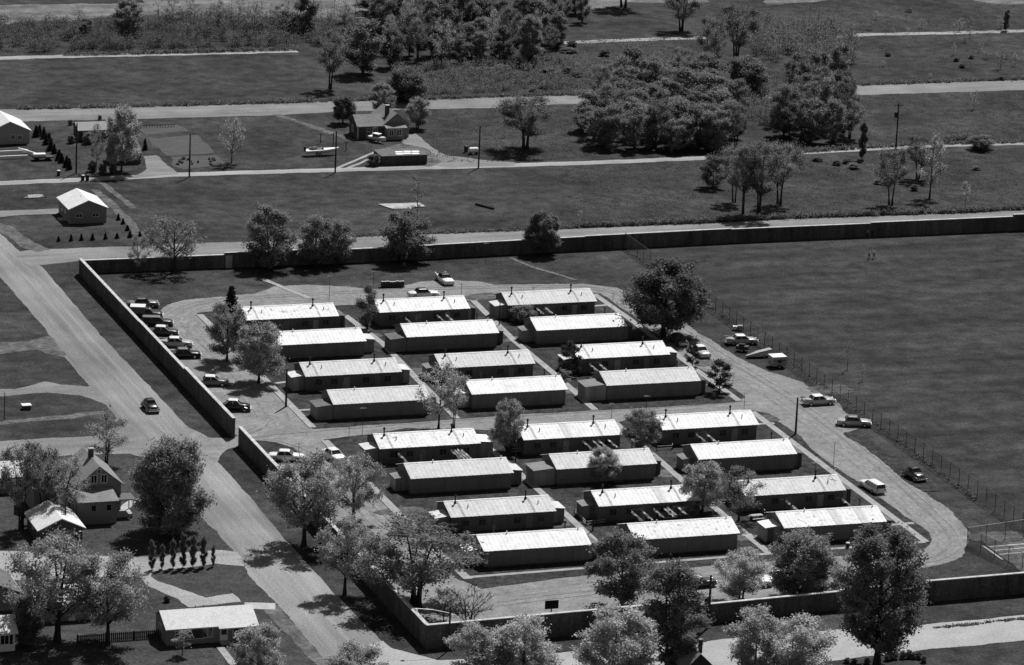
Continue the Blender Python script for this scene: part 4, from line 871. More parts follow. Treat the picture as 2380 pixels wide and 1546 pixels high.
# house with crossed roofs
p = G(890, 325); t = thing('house', 'L shaped house with crossed grey roofs and a dark chimney in the middle distance', 'house', p)
walls_gable(t, -4.6, .4, 1.0, 6.6, 2.5, 1.5, 'x', M['hw_dark']); r = roof_gable(t, -4.6, .4, 1.0, 6.6, 2.5, 1.5, 'x', M['shingle_g'], .3)
walls_gable(t, .4, 5.4, 1.2, 9.5, 2.6, 2.0, 'y', M['hw_mid'], 'cross_wing'); r2 = roof_gable(t, .4, 5.4, 1.2, 9.5, 2.6, 2.0, 'y', M['shingle_g'], .3, 'wing_roof')
MB().box(.6, 4.0, -.4, 1.15, -.1, 2.2).build('porch', M['hw_mid'], t); MB().prism([(-.7, 2.2), (1.16, 2.62), (1.16, 2.72), (-.7, 2.3)], 'x', .35, 4.5).build('porch_roof', M['shingle_g'], t)
chimney(r2, 1.9, 4.0, 3.4, 5.6, .7); window(t, 1.5, -.4, .8, .8, 1.1); window(t, 3.0, -.4, .8, .9, 1.1); window(t, -1.3, 1.0, .8, .8, 1.3); window(t, -4.6, 4.4, .8, .8, 1.2, -math.pi / 2); door(t, -2.6, 1.0, m='hw_mid')
MB().box(-4.66, -4.56, .94, 1.1, -.1, 2.5).build('corner_board', M['white'], t)
p = G(888, 385); t = thing('root_cellar', 'long low dark boarded shed with white sheets lying on its flat roof', 'shed', p)
for i in range(20): MB().box(i * .43, i * .43 + .4, -.02 - (i % 3) * .01, .1, 0, 1.62 + (i % 2) * .03).build('board', M['board'], t)
MB().box(-.02, 8.62, .1, 5.2, 0, 1.58).build('wall', M['hw_dark'], t); rf = MB().box(-.15, 8.7, -.1, 5.3, 1.66, 1.78).build('roof', M['shingle_d'], t)
for i, (x, y) in enumerate(((2.9, .5), (4.4, .7), (5.9, .4), (3.3, 2.1), (4.9, 2.2), (6.4, 2.0))): MB().box(x, x + 1.4, y, y + 1.1, 1.79, 1.83).build('roof_sheet', M['white'], rf)
# two storey house by the road
p = G(180, 1222); t = thing('house', 'two storey pale house with steep grey gable beside the gravel road', 'house', p)
MB().box(0, 5.4, 0, 4.2, -.1, 3.3).build('wall', M['hw_mid'], t)
MB().prism([(-.3, 3.15), (4.2, 3.9), (4.2, 4.02), (-.3, 3.28)], 'x', -.25, 5.65).build('lower_roof', M['shingle_g'], t)
walls_gable(t, .8, 7.0, 4.2, 13.0, 4.3, 2.5, 'y', M['hw_mid'], 'main_block'); r = roof_gable(t, .8, 7.0, 4.2, 13.0, 4.3, 2.5, 'y', M['shingle_g'], .35)
walls_gable(t, -4.5, .8, 6.5, 12, 3.6, 2.0, 'x', M['hw_mid'], 'side_wing'); roof_gable(t, -4.5, .8, 6.5, 12, 3.6, 2.0, 'x', M['shingle_g'], .3, 'wing_roof')
chimney(r, 3.9, 9.0, 5.8, 7.9, .65)
window(t, 2.2, 0, 1.9, .6, .8, split=1, trim='hw_light'); window(t, 4.3, 0, 1.9, .6, .8, split=1, trim='hw_light'); window(t, 3.2, 4.2, 4.5, .75, 1.1); window(t, 4.6, 4.2, 4.5, .75, 1.1); window(t, 3.9, 4.2, 5.9, .4, .5, split=1)
window(t, 0, 2.2, 1.2, .9, 1.2, -math.pi / 2)
MB().box(5.4, 8.2, 2.2, 4.6, -.1, .5).build('porch', M['concrete'], t); MB().box(5.3, 8.5, 2.0, 4.8, 2.5, 2.65).build('porch_roof', M['shingle_d'], t)
for x, y in ((8.2, 2.2), (8.2, 4.5)): MB().box(x - .07, x + .07, y - .07, y + .07, .5, 2.5).build('porch_post', M['white'], t)
# garage
t, r = house('white roofed garage beneath a utility pole at the left', 92, 1268, 5.8, 7.5, 2.2, 1.35, 'y', 'hw_dark', 'shingle_w', 'garage', 'garage', .4)
MB().box(1.0, 4.6, -.06, 0, 0, 1.95).build('garage_door', M['hw_mid'], t); window(t, 0, 4, 1.1, .7, .7, -math.pi / 2)
# pale roofed house at left behind trees
t, r = house('house with a bright roof behind the dark trunks at the left edge', -30, 1150, 6.3, 5.5, 2.4, 1.3, 'x', 'hw_mid', 'shingle_w')
window(t, 1.8, 0, .9, 1, 1); window(t, 4.3, 0, .9, 1, 1)
t, r = house('bright roofed house half hidden by the great spreading tree', 88, 1448, 8.6, 6.0, 2.4, 1.3, 'x', 'hw_mid', 'shingle_w'); chimney(r, .8, 4.2, 2.9, 4.6, .6)
window(t, 2.5, 0, .9, 1.1, 1.0); window(t, 6, 0, .9, 1.1, 1.0); door(t, 4.4, 0)
t, r = house('low house with a dark roof and white edge boards at the left edge', -70, 1425, 6.4, 8.2, 2.3, 1.3, 'y', 'hw_mid', 'shingle_d'); MB().box(6.72, 6.8, -.36, 8.56, 2.0, 2.28).build('edge_board', M['white'], r); window(t, 3, 0, 1, 1, .9)
t, r = house('white house with dark shutters cut by the left edge at the bottom', -60, 1520, 5.1, 5.0, 2.5, 1.3, 'x', 'white', 'shingle_w'); window(t, 3.8, 0, 1.0, 1.0, 1.1, shutter=True); window(t, 1.2, 0, 1.0, 1.0, 1.1, shutter=True)
# ranch house
p = G(388, 1502); t = thing('house', 'long ranch house with white roof and picture windows at the bottom left', 'house', p)
walls_gable(t, 0, 11.2, 0, 5.6, 2.4, 1.2, 'x', M['hw_mid'])
th, y0, y1, yc = .14, -.45, 6.0, 2.8
rr = MB(); rr.prism([(-.6, 2.2), (2.8, 3.62), (6.1, 2.22), (6.1, 2.36), (2.8, 3.76), (-.6, 2.34)], 'x', -.35, 6.4); rr.prism([(-1.0, 2.03), (2.8, 3.62), (6.1, 2.22), (6.1, 2.36), (2.8, 3.76), (-1.0, 2.17)], 'x', 6.405, 11.6); r = rr.build('roof', M['shingle_w'], t)
window(t, 1.6, 0, .9, 1.1, 1.1); window(t, 3.6, 0, .75, 1.9, 1.35, split=1); window(t, 5.2, 0, .85, 1.15, 1.15); window(t, 9.4, 0, .75, 1.8, 1.35); window(t, 0, 3.4, .9, 1.0, .9, -math.pi / 2); door(t, 7.3, 0, 1.0, 2.1)
MB().box(6.7, 8.0, -1.2, -.05, -.05, .25).build('step', M['concrete'], t)
for x in (4.4, 5.4, 7.5): MB().tube([(x, 3.1, 3.4), (x, 3.1, 4.0)], .06, 6).build('vent_pipe', M['iron'], r)
p = G(180, 1497); t = thing('picket_fence', 'dark picket fence between the trees and the ranch house', 'fence', p)
for i in range(44): MB().box(i * .25, i * .25 + .17, 0, .03, 0, 1.15).build('picket', M['wood'], t)
for z in (.3, .9): MB().box(-.1, 11, .03, .08, z, z + .08).build('rail', M['wood'], t)
for x in (0, 3.6, 7.2, 10.8): MB().box(x - .06, x + .06, .08, .2, 0, 1.2).build('post', M['wood'], t)
p = G(328, 298); t = thing('picket_fence', 'row of short pale pickets at the far edge of the vegetable plot', 'fence', p)
for i in range(13): MB().box(i * .52, i * .52 + .1, -.03, .03, 0, .7).build('picket', M['hw_mid'], t)
MB().box(-.1, 6.5, .03, .07, .45, .53).build('rail', M['board'], t)
# gable tip at the bottom edge
t, r = house('grey gable roof tip rising over the bottom edge by a pole top', 1592, 1590, 3.6, 6, 2.0, 1.75, 'y', 'hw_dark', 'shingle_g', 'garage', 'garage', .25); chimney(r, 3.2, 3.5, 2.6, 4.3, .4)
# ------------------------------------------------------------------ poles, masts
def pole(label, u, v, vt, kind='utility', r=.16, lean=(0, 0)):
    p = G(u, v); h = HT(u, v, vt); t = thing('utility_pole', label, 'pole', p); MB().tube([(0, 0, -.1), (lean[0] * .5, lean[1] * .5, h * .5), (lean[0], lean[1], h)], [r, r * .9, r * .7], 8).build('pole', M['wood'], t)
    if kind in ('cross', 'trans'): MB().box(-.9, .9, -.05, .05, h - .55, h - .42).build('crossarm', M['wood'], t); [MB().tube([(x, 0, h - .42), (x, 0, h - .25)], .05, 6).build('insulator', M['glass'], t) for x in (-.8, -.3, .3, .8)]
    if kind in ('trans', 'transl'):
        zt = h * (.76 if kind == 'trans' else .52) ; k = MB().tube([(-.45, -.1, zt - .55), (-.45, -.1, zt + .5)], .32, 10).build('transformer', M['iron'], t); MB().box(-.2, .0, -.12, -.04, zt - .2, zt + .2).build('bracket', M['iron'], k)
    return t
pole('utility pole at the far left before the low pale roofed house', 177, 387 + 16, 286)
pole('utility pole by the vegetable plots on the narrow lane', 440, 412, 312); pole('utility pole by the lane just right of the boat', 779, 402, 305); pole('utility pole by the lane right of the house driveway', 1112, 391, 292)
pole('tall utility pole with a transformer at the far right of the lane', 2082, 348, 240, 'trans'); pole('short utility pole at the end of the parking strip by the huts', 664.5, 945.5, 858, r=.18); pole('short utility pole leaning slightly beside the right side of the loop', 1849, 1009, 924, r=.18)
pole('utility pole with a dark transformer box before the front wall', 1646, 1459, 1337, 'transl', r=.2); pole('thin pole between the middle sidewalk huts near the front', 1377.5, 1235, 1157, r=.11); pole('thin pole at the left end of a middle fifth row hut', 1198, 1077, 1030, r=.1); pole('thin pole beside the pale shed of a back row hut', 1160, 757, 700, r=.1)
pole('pole standing in front of the white garage', 151, 1248, 1160, r=.14); pole('thin post at the left edge below the dirt drive', 10, 975, 912, r=.07)
p = G(1043, 1512); t = thing('street_lamp', 'street lamp with a long pale arm before the front wall corner', 'street lamp', p); hh = 5.2
MB().tube([(0, 0, -.1), (0, 0, hh + .6)], .12, 7).build('pole', M['wood'], t); MB().tube([(0, 0, hh - .3), (-2.2, .2, hh + .25), (-4.4, .4, hh + .5)], .05, 5).build('arm', M['tin'], t); k = MB().tube([(-4.4, .4, hh + .52), (-4.4, .4, hh + .3)], [.12, .3], 8).build('lamp_shade', M['white'], t)
MB().tube([(-4.4, .4, hh + .3), (-4.4, .4, hh + .12)], [.14, .1], 8).build('bulb', M['white'], k)
ANT = [(765, 702, 641, 'beside the back row left hut'), (867, 676, 631, 'standing between the drums and the second back row hut'), (1072, 688, 660, 'behind the right end of the second back row hut'), (1239, 700, 668, 'behind the far right back row hut'), (1424, 712, 681, 'by the sidewalk at the far right back row hut'), (842, 1013, 948, 'with a crosspiece at the left end of the hut below the lane'), (1421, 972, 938, 'on the lane above the middle hut'), (1729, 955, 914, 'near the right end of the cross lane'), (1502, 955, 920, 'behind the leafy tree on the cross lane'), (1937, 1084, 1028, 'beside the right loop road'), (1892, 1140, 1075, 'between two right hand huts'), (811, 1018, 994, 'short and thick, at the corner of the lane'), (694, 1057, 1030, 'short, beside the white car by the gate'), (1128, 613, 565, 'on the lawn before the back wall')]
for u, v, vt, d in ANT:
    p = G(u, v); h = HT(u, v, vt); t = thing('antenna_mast', 'thin antenna mast ' + d, 'antenna', p); MB().tube([(0, 0, 0), (0, 0, h)], .035, 5).build('mast', M['iron'], t)
    for k in range(3): MB().tube([(-.55 + k * .1, -.2 + k * .25, h - .04), (.55 - k * .1, -.2 + k * .25, h - .04)], .02, 4).build('crossbar', M['tin'], t)
    MB().tube([(0, -.25, h - .07), (0, .45, h - .07)], .02, 4).build('boom', M['tin'], t)
p = G(1925, 1110, 3.6); t = thing('antenna_mast', 'pale antenna leaning out over the grey roof at the right', 'antenna', (p.x, p.y, 3.55)); MB().tube([(0, 0, 0), (2.0, .6, 1.9)], .05, 5).build('mast', M['white'], t); MB().tube([(1.2, .9, 1.3), (1.6, -.2, 1.5)], .035, 5).build('crossbar', M['white'], t)
for u, v, vt, d in ((745, 333, 310, 'left'), (774, 346, 310, 'middle'), (804, 351, 330, 'right')):
    p = G(u, v); h = HT(u, v, vt); t = thing('clothes_post', d + ' one of three dark posts beside the speedboat', 'post', p, 0, 'dark posts by the boat'); MB().box(-.06, .06, -.06, .06, 0, h).build('post', M['wood'], t); MB().box(-.5, .5, -.04, .04, h - .15, h - .05).build('crossarm', M['wood'], t)
# basketball board
p = G(1280.5, 1437); h = HT(1280.5, 1437, 1395); t = thing('basketball_hoop', 'dark basketball backboard on a post behind the front wall', 'basketball hoop', p)
MB().tube([(0, 0, 0), (0, 0, h - .3)], .08, 6).build('post', M['iron'], t); MB().box(-.92, .92, -.1, -.04, h - 1.15, h).build('backboard', M['dark'], t); MB().box(-.9, .9, -.14, -.1, h - .06, h - .0).build('board_rim', M['board'], t); MB().tube([(math.cos(a) * .23, .25 + math.sin(a) * .23, h - .9) for a in [k * math.pi / 5 for k in range(11)]], .02, 4).build('ring', M['iron'], t)
# ------------------------------------------------------------------ chain link fences
def link_fence(label, pts, h, step=3.05):
    p0 = Vector((pts[0][0], pts[0][1], 0)); t = thing('chain_link_fence', label, 'fence', p0)
    for a, b in zip(pts, pts[1:]):
        a, b = Vector((a[0], a[1], 0)) - p0, Vector((b[0], b[1], 0)) - p0; L = (b - a).length; n = max(1, round(L / step)); PM = link_fence.pm.setdefault(h, MB().tube([(0, 0, 0), (0, 0, h + .06)], .045, 6).mesh('post', M['iron']))
        for i in range(n + 1): inst('post', PM, t, a.lerp(b, i / n))
        MB().tube([a + Vector((0, 0, h)), b + Vector((0, 0, h))], .03, 5).build('top_rail', M['steel'], t)
        for i in range(n):
            q, r_ = a.lerp(b, i / n), a.lerp(b, (i + 1) / n); MB().add([(q.x, q.y, .05), (r_.x, r_.y, .05), (r_.x, r_.y, h), (q.x, q.y, h)], [(0, 1, 2, 3)]).build('mesh_panel', M['mesh'], t)
link_fence.pm = {}
link_fence('long chain link fence dividing the huts from the mown field', [(263.9, 691.6), (263.7, 600), (263.6, 546.9), (263.7, 520)], 2.65)
link_fence('chain link fence around the ball court at the right edge', [(275, 531.5), (253.1, 527.2), (257.2, 509.5)], 2.6)
# ------------------------------------------------------------------ cars
def ring(x, hw, z0, z1, top=.82):
    z = z0 + (z1 - z0) * .45
    return [(x, -hw * .9, z0), (x, -hw, z), (x, -hw * .99, z1 - .16), (x, -hw * .9, z1 - .05), (x, -hw * .66, z1), (x, 0, z1 + .03), (x, hw * .66, z1), (x, hw * .9, z1 - .05), (x, hw * .99, z1 - .16), (x, hw, z), (x, hw * .9, z0)]
WH = MB().tube([(0, -.11, 0), (0, .11, 0)], .34, 12).mesh('wheel', M['tyre']); HUB = MB().tube([(0, -.125, 0), (0, .125, 0)], .19, 10).mesh('hubcap', M['chrome'])
HLM = MB().tube([(0, 0, 0), (.05, 0, 0)], .11, 8).mesh('headlight', M['chrome'])
def car(label, a, b, body, roof=None, kind='sedan', L=5.1, cat='car', grp='parked cars in the compound'):
    pa, pb = G(*a), G(*b); c = (pa + pb) / 2; yaw = math.atan2(pb.y - pa.y, pb.x - pa.x)
    t = thing({'old': 'vintage_car', 'wagon': 'station_wagon', 'pickup': 'panel_truck'}.get(kind, 'parked_car'), label, cat, c, yaw, grp); bm_, rm = M['car_' + body], M['car_' + (roof or body)]; k = L / 5.1
    if kind == 'old': S_ = [(2.2, .5, .35, .75), (2.1, .68, .3, 1.0), (1.2, .78, .3, 1.12), (.5, .85, .3, 1.16), (-.9, .88, .3, 1.14), (-1.7, .82, .3, 1.02), (-2.15, .6, .35, .75)]
    else: S_ = [(2.5, .78, .38, .72), (2.42, .88, .3, .86), (1.9, .93, .26, .97), (.9, .96, .25, 1.02), (-.9, .96, .25, 1.0), (-1.9, .95, .26, .98), (-2.4, .9, .3, .92), (-2.52, .8, .4, .78)]
    bd = MB().loft([ring(x * k, w, z0, z1) for x, w, z0, z1 in S_]); ob = bd.build('body', bm_, t, smooth=True)
    if kind in ('sedan', 'fin'):
        g, tp, rx_ = (1.05, -1.35), (.42, -.95), (.5, -1.02)
    elif kind == 'wagon': g, tp, rx_ = (1.0, -2.35), (.4, -2.2), (.5, -2.3)
    elif kind == 'old': g, tp, rx_ = (.75, -1.5), (.25, -.95), (.35, -1.1)
    else: g, tp, rx_ = (1.0, -.3), (.5, -.2), (.6, -.25)
    zb, zt = (1.12, 1.6) if kind == 'old' else (.97, 1.45); wb, wt = (.7, .56) if kind == 'old' else (.8, .62)
    MB().loft([[(g[0] * k, -wb, zb), (g[0] * k, wb, zb), (g[1] * k, wb, zb), (g[1] * k, -wb, zb)], [(tp[0] * k, -wt, zt), (tp[0] * k, wt, zt), (tp[1] * k, wt, zt), (tp[1] * k, -wt, zt)]]).build('window_glass', M['glass'], t)
    ov = lambda x0, x1, w, z: [(x0 * k, -w * .8, z), (x0 * k, w * .8, z), ((x0 - .12) * k, w, z), ((x1 + .12) * k, w, z), (x1 * k, w * .8, z), (x1 * k, -w * .8, z), ((x1 + .12) * k, -w, z), ((x0 - .12) * k, -w, z)]
    ro = MB().loft([ov(rx_[0], rx_[1], wt + .05, zt - .01), ov(rx_[0] - .02, rx_[1] + .02, wt + .04, zt + .05), ov(rx_[0] - .1, rx_[1] + .12, wt - .06, zt + .1), ov(rx_[0] - .35, rx_[1] + .4, wt - .26, zt + .14)])
    for s_ in (-1, 1):
        for x0, x1 in ((g[0], tp[0]), (g[1], tp[1]), ((g[0] + g[1]) / 2, (tp[0] + tp[1]) / 2)): ro.tube([(x0 * k, s_ * wb, zb), (x1 * k, s_ * wt, zt)], .045, 4)
    ro.build('roof', rm, t)
    wx = 1.55 * k if kind != 'old' else 1.4
    for x in (wx, -wx):
        for s_ in (-1, 1):
            w = inst('wheel', WH, t, (x, s_ * (.86 if kind != 'old' else .8), .34)); inst('hubcap', HUB, w)
    fx = S_[0][0] * k
    MB().loft([[(fx + .0, -.85, .4), (fx + .14, -.8, .4), (fx + .14, .8, .4), (fx, .85, .4)], [(fx, -.85, .56), (fx + .14, -.8, .56), (fx + .14, .8, .56), (fx, .85, .56)]]).build('front_bumper', M['chrome'], t)
    MB().box(-fx - .14, -fx, -.82, .82, .42, .58).build('rear_bumper', M['chrome'], t); MB().box(fx - .02, fx + .03, -.5, .5, .58, .74).build('grille', M['chrome'], t)
    for s_ in (-1, 1): inst('headlight', HLM, t, (fx - .04, s_ * (.66 if kind != 'old' else .55), .74)); 
    for s_ in (-1, 1): MB().box(-fx - .02, -fx + .05, s_ * .68 - .1, s_ * .68 + .1, .68, .84).build('tail_lamp', M['car_dk'], t)
    if kind == 'fin':
        for s_ in (-1, 1): MB().prism([(-2.55 * k, .9), (-1.1 * k, .98), (-2.6 * k, 1.2)], 'y', s_ * .86 - .06, s_ * .86 + .06).build('tail_fin', bm_, t)
    if kind == 'old':
        for s_ in (-1, 1):
            for x in (1.4, -1.4): MB().loft([[(x - .62, s_ * .62, .35), (x - .5, s_ * .66, .72), (x, s_ * .7, .88), (x + .5, s_ * .66, .72), (x + .62, s_ * .62, .35)], [(x - .58, s_ * .95, .35), (x - .45, s_ * .93, .66), (x, s_ * .93, .78), (x + .45, s_ * .93, .66), (x + .58, s_ * .95, .35)]]).build('fender', bm_, t)
    if kind == 'pickup': MB().box(-2.55, -.28, -.95, .95, .6, 1.75).build('cargo_box', M['car_md'], t); MB().box(-2.6, -.22, -1.0, 1.0, 1.752, 1.86).build('cargo_roof', M['car_wh'], t)
    return t
P_ = 'cars parked along the side wall'
car('dark car mostly hidden, farthest back along the side wall', (302, 714), (360, 713), 'md', 'dk', grp=P_); car('panel truck with a white box roof along the side wall', (314, 736), (368, 738), 'dk', 'dk', 'pickup', cat='truck', grp=P_)
car('dark station wagon with grey roof along the side wall', (334, 756), (395, 757), 'dk', 'md', 'wagon', grp=P_); car('dark car with a rounded white roof beside the dark wagon', (349, 778), (405, 780), 'dk', 'wh', grp=P_)
car('two tone car with white top and hood along the side wall', (377, 805), (440, 806), 'lt', 'wh', 'fin', grp=P_); car('black low car next to the two tone white topped one', (399, 831), (457, 831), 'black', 'md', grp=P_)
car('white topped sedan parked alone in tree shade by the side wall', (464, 895), (520, 896), 'md', 'wh', grp=P_); car('small black car with white roof nearest the gate', (524, 953), (570, 955), 'black', 'wh', 'old', grp=P_)
car('white car just inside the gate by the side wall', (638, 1069), (692, 1071), 'wh', 'wh', grp=P_); car('white car half hidden by leaves at the corner of the left sidewalk', (757, 1056), (794, 1079), 'wh', 'wh')
car('white car with dark roof behind the drums at the back', (1020, 646), (1048, 668), 'wh', 'dk', 'fin'); car('white and dark car mostly hidden behind a back row hut', (954, 692), (1013, 690), 'wh', 'dk')
car('dark car in the shade of the big round tree', (1560, 786), (1592, 810), 'dk', 'dk'); car('white car facing forward beside the small pine', (1612, 814), (1644, 837), 'lt', 'wh'); car('white car parked by the fence beside the camping trailer', (1690, 800), (1756, 799), 'lt', 'wh', 'fin')
car('white tail finned car parked by the fence right of the loop', (1866, 942), (1937, 938), 'lt', 'wh', 'fin'); car('pale car with a dark roof parked by the fence', (1949, 988), (2019, 991), 'lt', 'md'); car('white station wagon stopped on the right loop road', (2044, 1149), (2011, 1130), 'wh', 'wh', 'wagon')
car('black rounded old car driving down the gravel road', (336, 941), (362, 967), 'black', 'black', 'old', L=4.7, grp='cars on the road'); car('dark wrecked open car full of junk by the right fence', (2108, 1105), (2142, 1122), 'dk', 'black', 'old', L=4.6, grp='wrecks by the fence')
# camping trailer & others by the fence
def trailer_wheels(t, x, y, r=.3):
    for s_ in (-1, 1): w = MB().tube([(x, s_ * y - .09, r), (x, s_ * y + .09, r)], r, 10).build('wheel', M['tyre'], t); MB().tube([(x, s_ * y - .1, r), (x, s_ * y + .1, r)], r * .5, 8).build('hubcap', M['chrome'], w)
p = G(1806, 853); t = thing('camping_trailer', 'small boxy white camping trailer with one dark window by the fence', 'trailer', p)
MB().box(-1.1, 1.15, -.9, 1.1, .35, 1.75).build('body', M['hw_light'], t); MB().box(-1.15, 1.2, -.95, 1.15, 1.752, 1.86).build('roof', M['white'], t); MB().box(-1.12, 1.17, -.93, -.905, 1.2, 1.3).build('trim_band', M['board'], t); window(t, 0, -.91, .95, .5, .4, split=1, trim='frame'); trailer_wheels(t, 0, .95)
p = G(1762, 831); t = thing('covered_boat', 'long wedge under a pale tarpaulin beside the camping trailer', 'boat', p, math.radians(8))
MB().loft([[(-2.2, -.2, .35), (-2.2, .2, .35), (-2.2, .15, .5), (-2.2, -.15, .5)], [(0, -.75, .35), (0, .75, .35), (0, .45, 1.0), (0, -.45, 1.0)], [(2.2, -.85, .35), (2.2, .85, .35), (2.2, .5, 1.3), (2.2, -.5, 1.3)]]).build('tarpaulin', M['concrete'], t); MB().loft([[(-2.1, -.15, .1), (-2.1, .15, .1), (-2.1, .2, .34), (-2.1, -.2, .34)], [(2.1, -.6, .1), (2.1, .6, .1), (2.1, .8, .34), (2.1, -.8, .34)]]).build('hull', M['board'], t); trailer_wheels(t, .7, .7, .25)
p = G(1726, 817); t = thing('utility_trailer', 'small dark cart with a bright lamp behind the white finned car', 'trailer', p, -.6); MB().box(-1.0, .9, -.6, .6, .4, .95).build('box', M['iron'], t); MB().box(-.6, .3, -.4, .4, .952, 1.25).build('load', M['wood'], t); MB().box(.9, 1.9, -.05, .05, .42, .5).build('tow_bar', M['iron'], t); trailer_wheels(t, 0, .68)
p = G(1714, 768); t = thing('scrap_pile', 'white box and frame dumped beside the fence above the parked cars', 'cart', p, -.4); MB().box(-.75, -.05, -.4, .4, .25, .7).build('box', M['white'], t); MB().box(.0, .8, -.4, .4, .25, .85).build('crate', M['tin'], t); trailer_wheels(t, 0, .45, .22)
# boats
def hull(t, L, B, D, m, z0=.4):
    R_ = []
    for i in range(8):
        q = i / 7; x = -L / 2 + L * q; w = B / 2 * (1 - max(0, q - .45) ** 2 * 3.0); w = max(w, .04); zk = z0 + max(0, q - .6) ** 2 * D * 2.2; zt = z0 + D + .25 * q * q
        R_.append([(x, -w, zt), (x, -w * .8, (zk + zt) / 2), (x, 0, zk), (x, w * .8, (zk + zt) / 2), (x, w, zt), (x, w * .7, zt + .03), (x, 0, zt + .05), (x, -w * .7, zt + .03)])
    return MB().loft(R_).build('hull', m, t)
p = G(878, 331); t = thing('cabin_boat', 'white cabin cruiser on a trailer before the crossed roof house', 'boat', p, math.radians(-55)); t.scale = (.8, .8, .8); hull(t, 4.6, 1.8, .9, M['white'])
MB().loft([[(-1.2, -.65, 1.3), (1.0, -.6, 1.35), (1.0, .6, 1.35), (-1.2, .65, 1.3)], [(-1.1, -.55, 2.0), (.5, -.5, 2.0), (.5, .5, 2.0), (-1.1, .55, 2.0)]]).build('cabin', M['glass'], t); MB().box(-1.3, .65, -.68, .68, 2.0, 2.1).build('cabin_roof', M['white'], t); trailer_wheels(t, -.5, .9)
p = G(748, 361); t = thing('speedboat', 'long white open speedboat with gear in it beside the dark posts', 'boat', p, math.radians(3)); hull(t, 6.6, 1.8, .65, M['white'], .45)
MB().box(-2.4, .1, -.55, .55, 1.14, 1.2).build('cockpit', M['dark'], t); MB().loft([[(.2, -.6, 1.12), (.35, -.6, 1.12), (.35, .6, 1.12), (.2, .6, 1.12)], [(-.1, -.5, 1.55), (0, -.5, 1.55), (0, .5, 1.55), (-.1, .5, 1.55)]]).build('windscreen', M['glass'], t); MB().box(-3.5, -3.15, -.2, .2, .9, 1.8).build('outboard_motor', M['iron'], t)
for i, (x, y) in enumerate(((-2.2, .2), (-1.7, -.2), (-1.2, .15))): MB().box(x - .2, x + .2, y - .15, y + .15, 1.2, 1.55 + .15 * (i % 2)).build('gear_box', M['tin'], t)
trailer_wheels(t, -.6, .85)
p = G(76, 459); t = thing('rowing_boat', 'overturned pale rowing boat on the grass at the left edge', 'boat', p, math.radians(5)); MB().loft([[(-1.9, -.1, 0), (-1.9, 0, .2), (-1.9, .1, 0)], [(-.9, -.6, 0), (-.9, 0, .5), (-.9, .6, 0)], [(.9, -.6, 0), (.9, 0, .55), (.9, .6, 0)], [(1.9, -.35, 0), (1.9, 0, .4), (1.9, .35, 0)]]).build('hull', M['tin'], t); MB().box(-2.3, 2.4, -.75, -.65, 0, .12).build('oar', M['wood'], t)
# drums, bins, barrels
DR = None
for i in range(9):
    u = 889 + i * 5.8; p = G(u, 669 - i * .12); lb = 'drum in the row standing on the gravel behind the back huts'
    if DR is None:
        t = thing('oil_drum', lb, 'drum', p, 0, 'row of drums behind the huts'); MB().tube([(0, 0, .15), (0, 0, 1.05)], .27, 12).build('barrel', M['iron'], t); MB().tube([(0, 0, 1.05), (0, 0, 1.09)], .28, 12).build('lid', M['concrete'], t); MB().tube([(0, 0, .58), (0, 0, .63)], .285, 12).build('rim', M['iron'], t); DR = t
    else: dup(DR, lb, p, random.uniform(0, 3), (1, 1, random.uniform(.92, 1.05)), 'row of drums behind the huts')
p = G(886, 670); t = thing('drum_rack', 'low dark timber rack under the row of drums', 'rack', p, .02); MB().box(-.4, 4.0, -.35, -.2, 0, .14).build('beam', M['wood'], t); MB().box(-.4, 4.0, .2, .35, 0, .14).build('beam', M['wood'], t)
def bin_(label, u, v, h=.9, r=.3, lid='white', body='iron', name='trash_can', cat='trash can'):
    p = G(u, v); t = thing(name, label, cat, p); MB().tube([(0, 0, 0), (0, 0, h)], [r * .88, r], 10).build('can', M[body], t); k = MB().tube([(0, 0, h), (0, 0, h + .1)], [r * 1.06, r * .6], 10).build('lid', M[lid], t); MB().tube([(-.08, 0, h + .1), (0, 0, h + .16), (.08, 0, h + .1)], .02, 4).build('lid_handle', M['iron'], k)
bin_('white lidded can at the lane in front of the far left house', 136, 408, .9, .32); bin_('dark can beside the lane, left of two', 192, 420, 1.0, .35, 'tin'); bin_('dark can beside the lane, right of two', 203, 420, 1.05, .35, 'iron'); bin_('dark barrel beside the white tank by the worn trail', 1083, 354, 1.2, .4, 'iron', name='barrel', cat='barrel'); bin_('short can with a white lid on the front sidewalk at the right', 1970, 1274, .75, .28)
p = G(1100, 359); t = thing('fuel_tank', 'rounded white tank on a dark cradle near the lane utility pole', 'tank', p); MB().tube([(-.9, 0, .85), (-.75, 0, .85), (.75, 0, .85), (.9, 0, .85)], [.3, .5, .5, .3], 12).build('tank', M['white'], t); MB().box(-.7, -.5, -.5, .5, 0, .5).build('cradle', M['iron'], t); MB().box(.5, .7, -.5, .5, 0, .5).build('cradle', M['iron'], t)
p = G(61, 951); t = thing('well_box', 'small white topped box on the grass left of the road', 'box', p); MB().box(-.6, .6, -.5, .5, 0, .6).build('box', M['hw_dark'], t); MB().box(-.7, .7, -.6, .6, .6, .72).build('lid', M['white'], t)
p = G(892, 481); q = G(980, 477); t = thing('concrete_slab', 'broken pale concrete slab lying in the grass above the wall road', 'slab', p); MB().prism([(0, 0), (1.1, -2.6), (4.2, -2.8), (4.6, -1.6), (7.2, -1.4), (7.0, 1.4), (-.6, 1.6)], 'z', -.05, .18).build('slab', M['concrete'], t); MB().prism([(.9, -2.4), (4.0, -2.6), (4.3, -1.2), (2.0, -.6)], 'z', .182, .26).build('broken_edge', M['walk'], t)
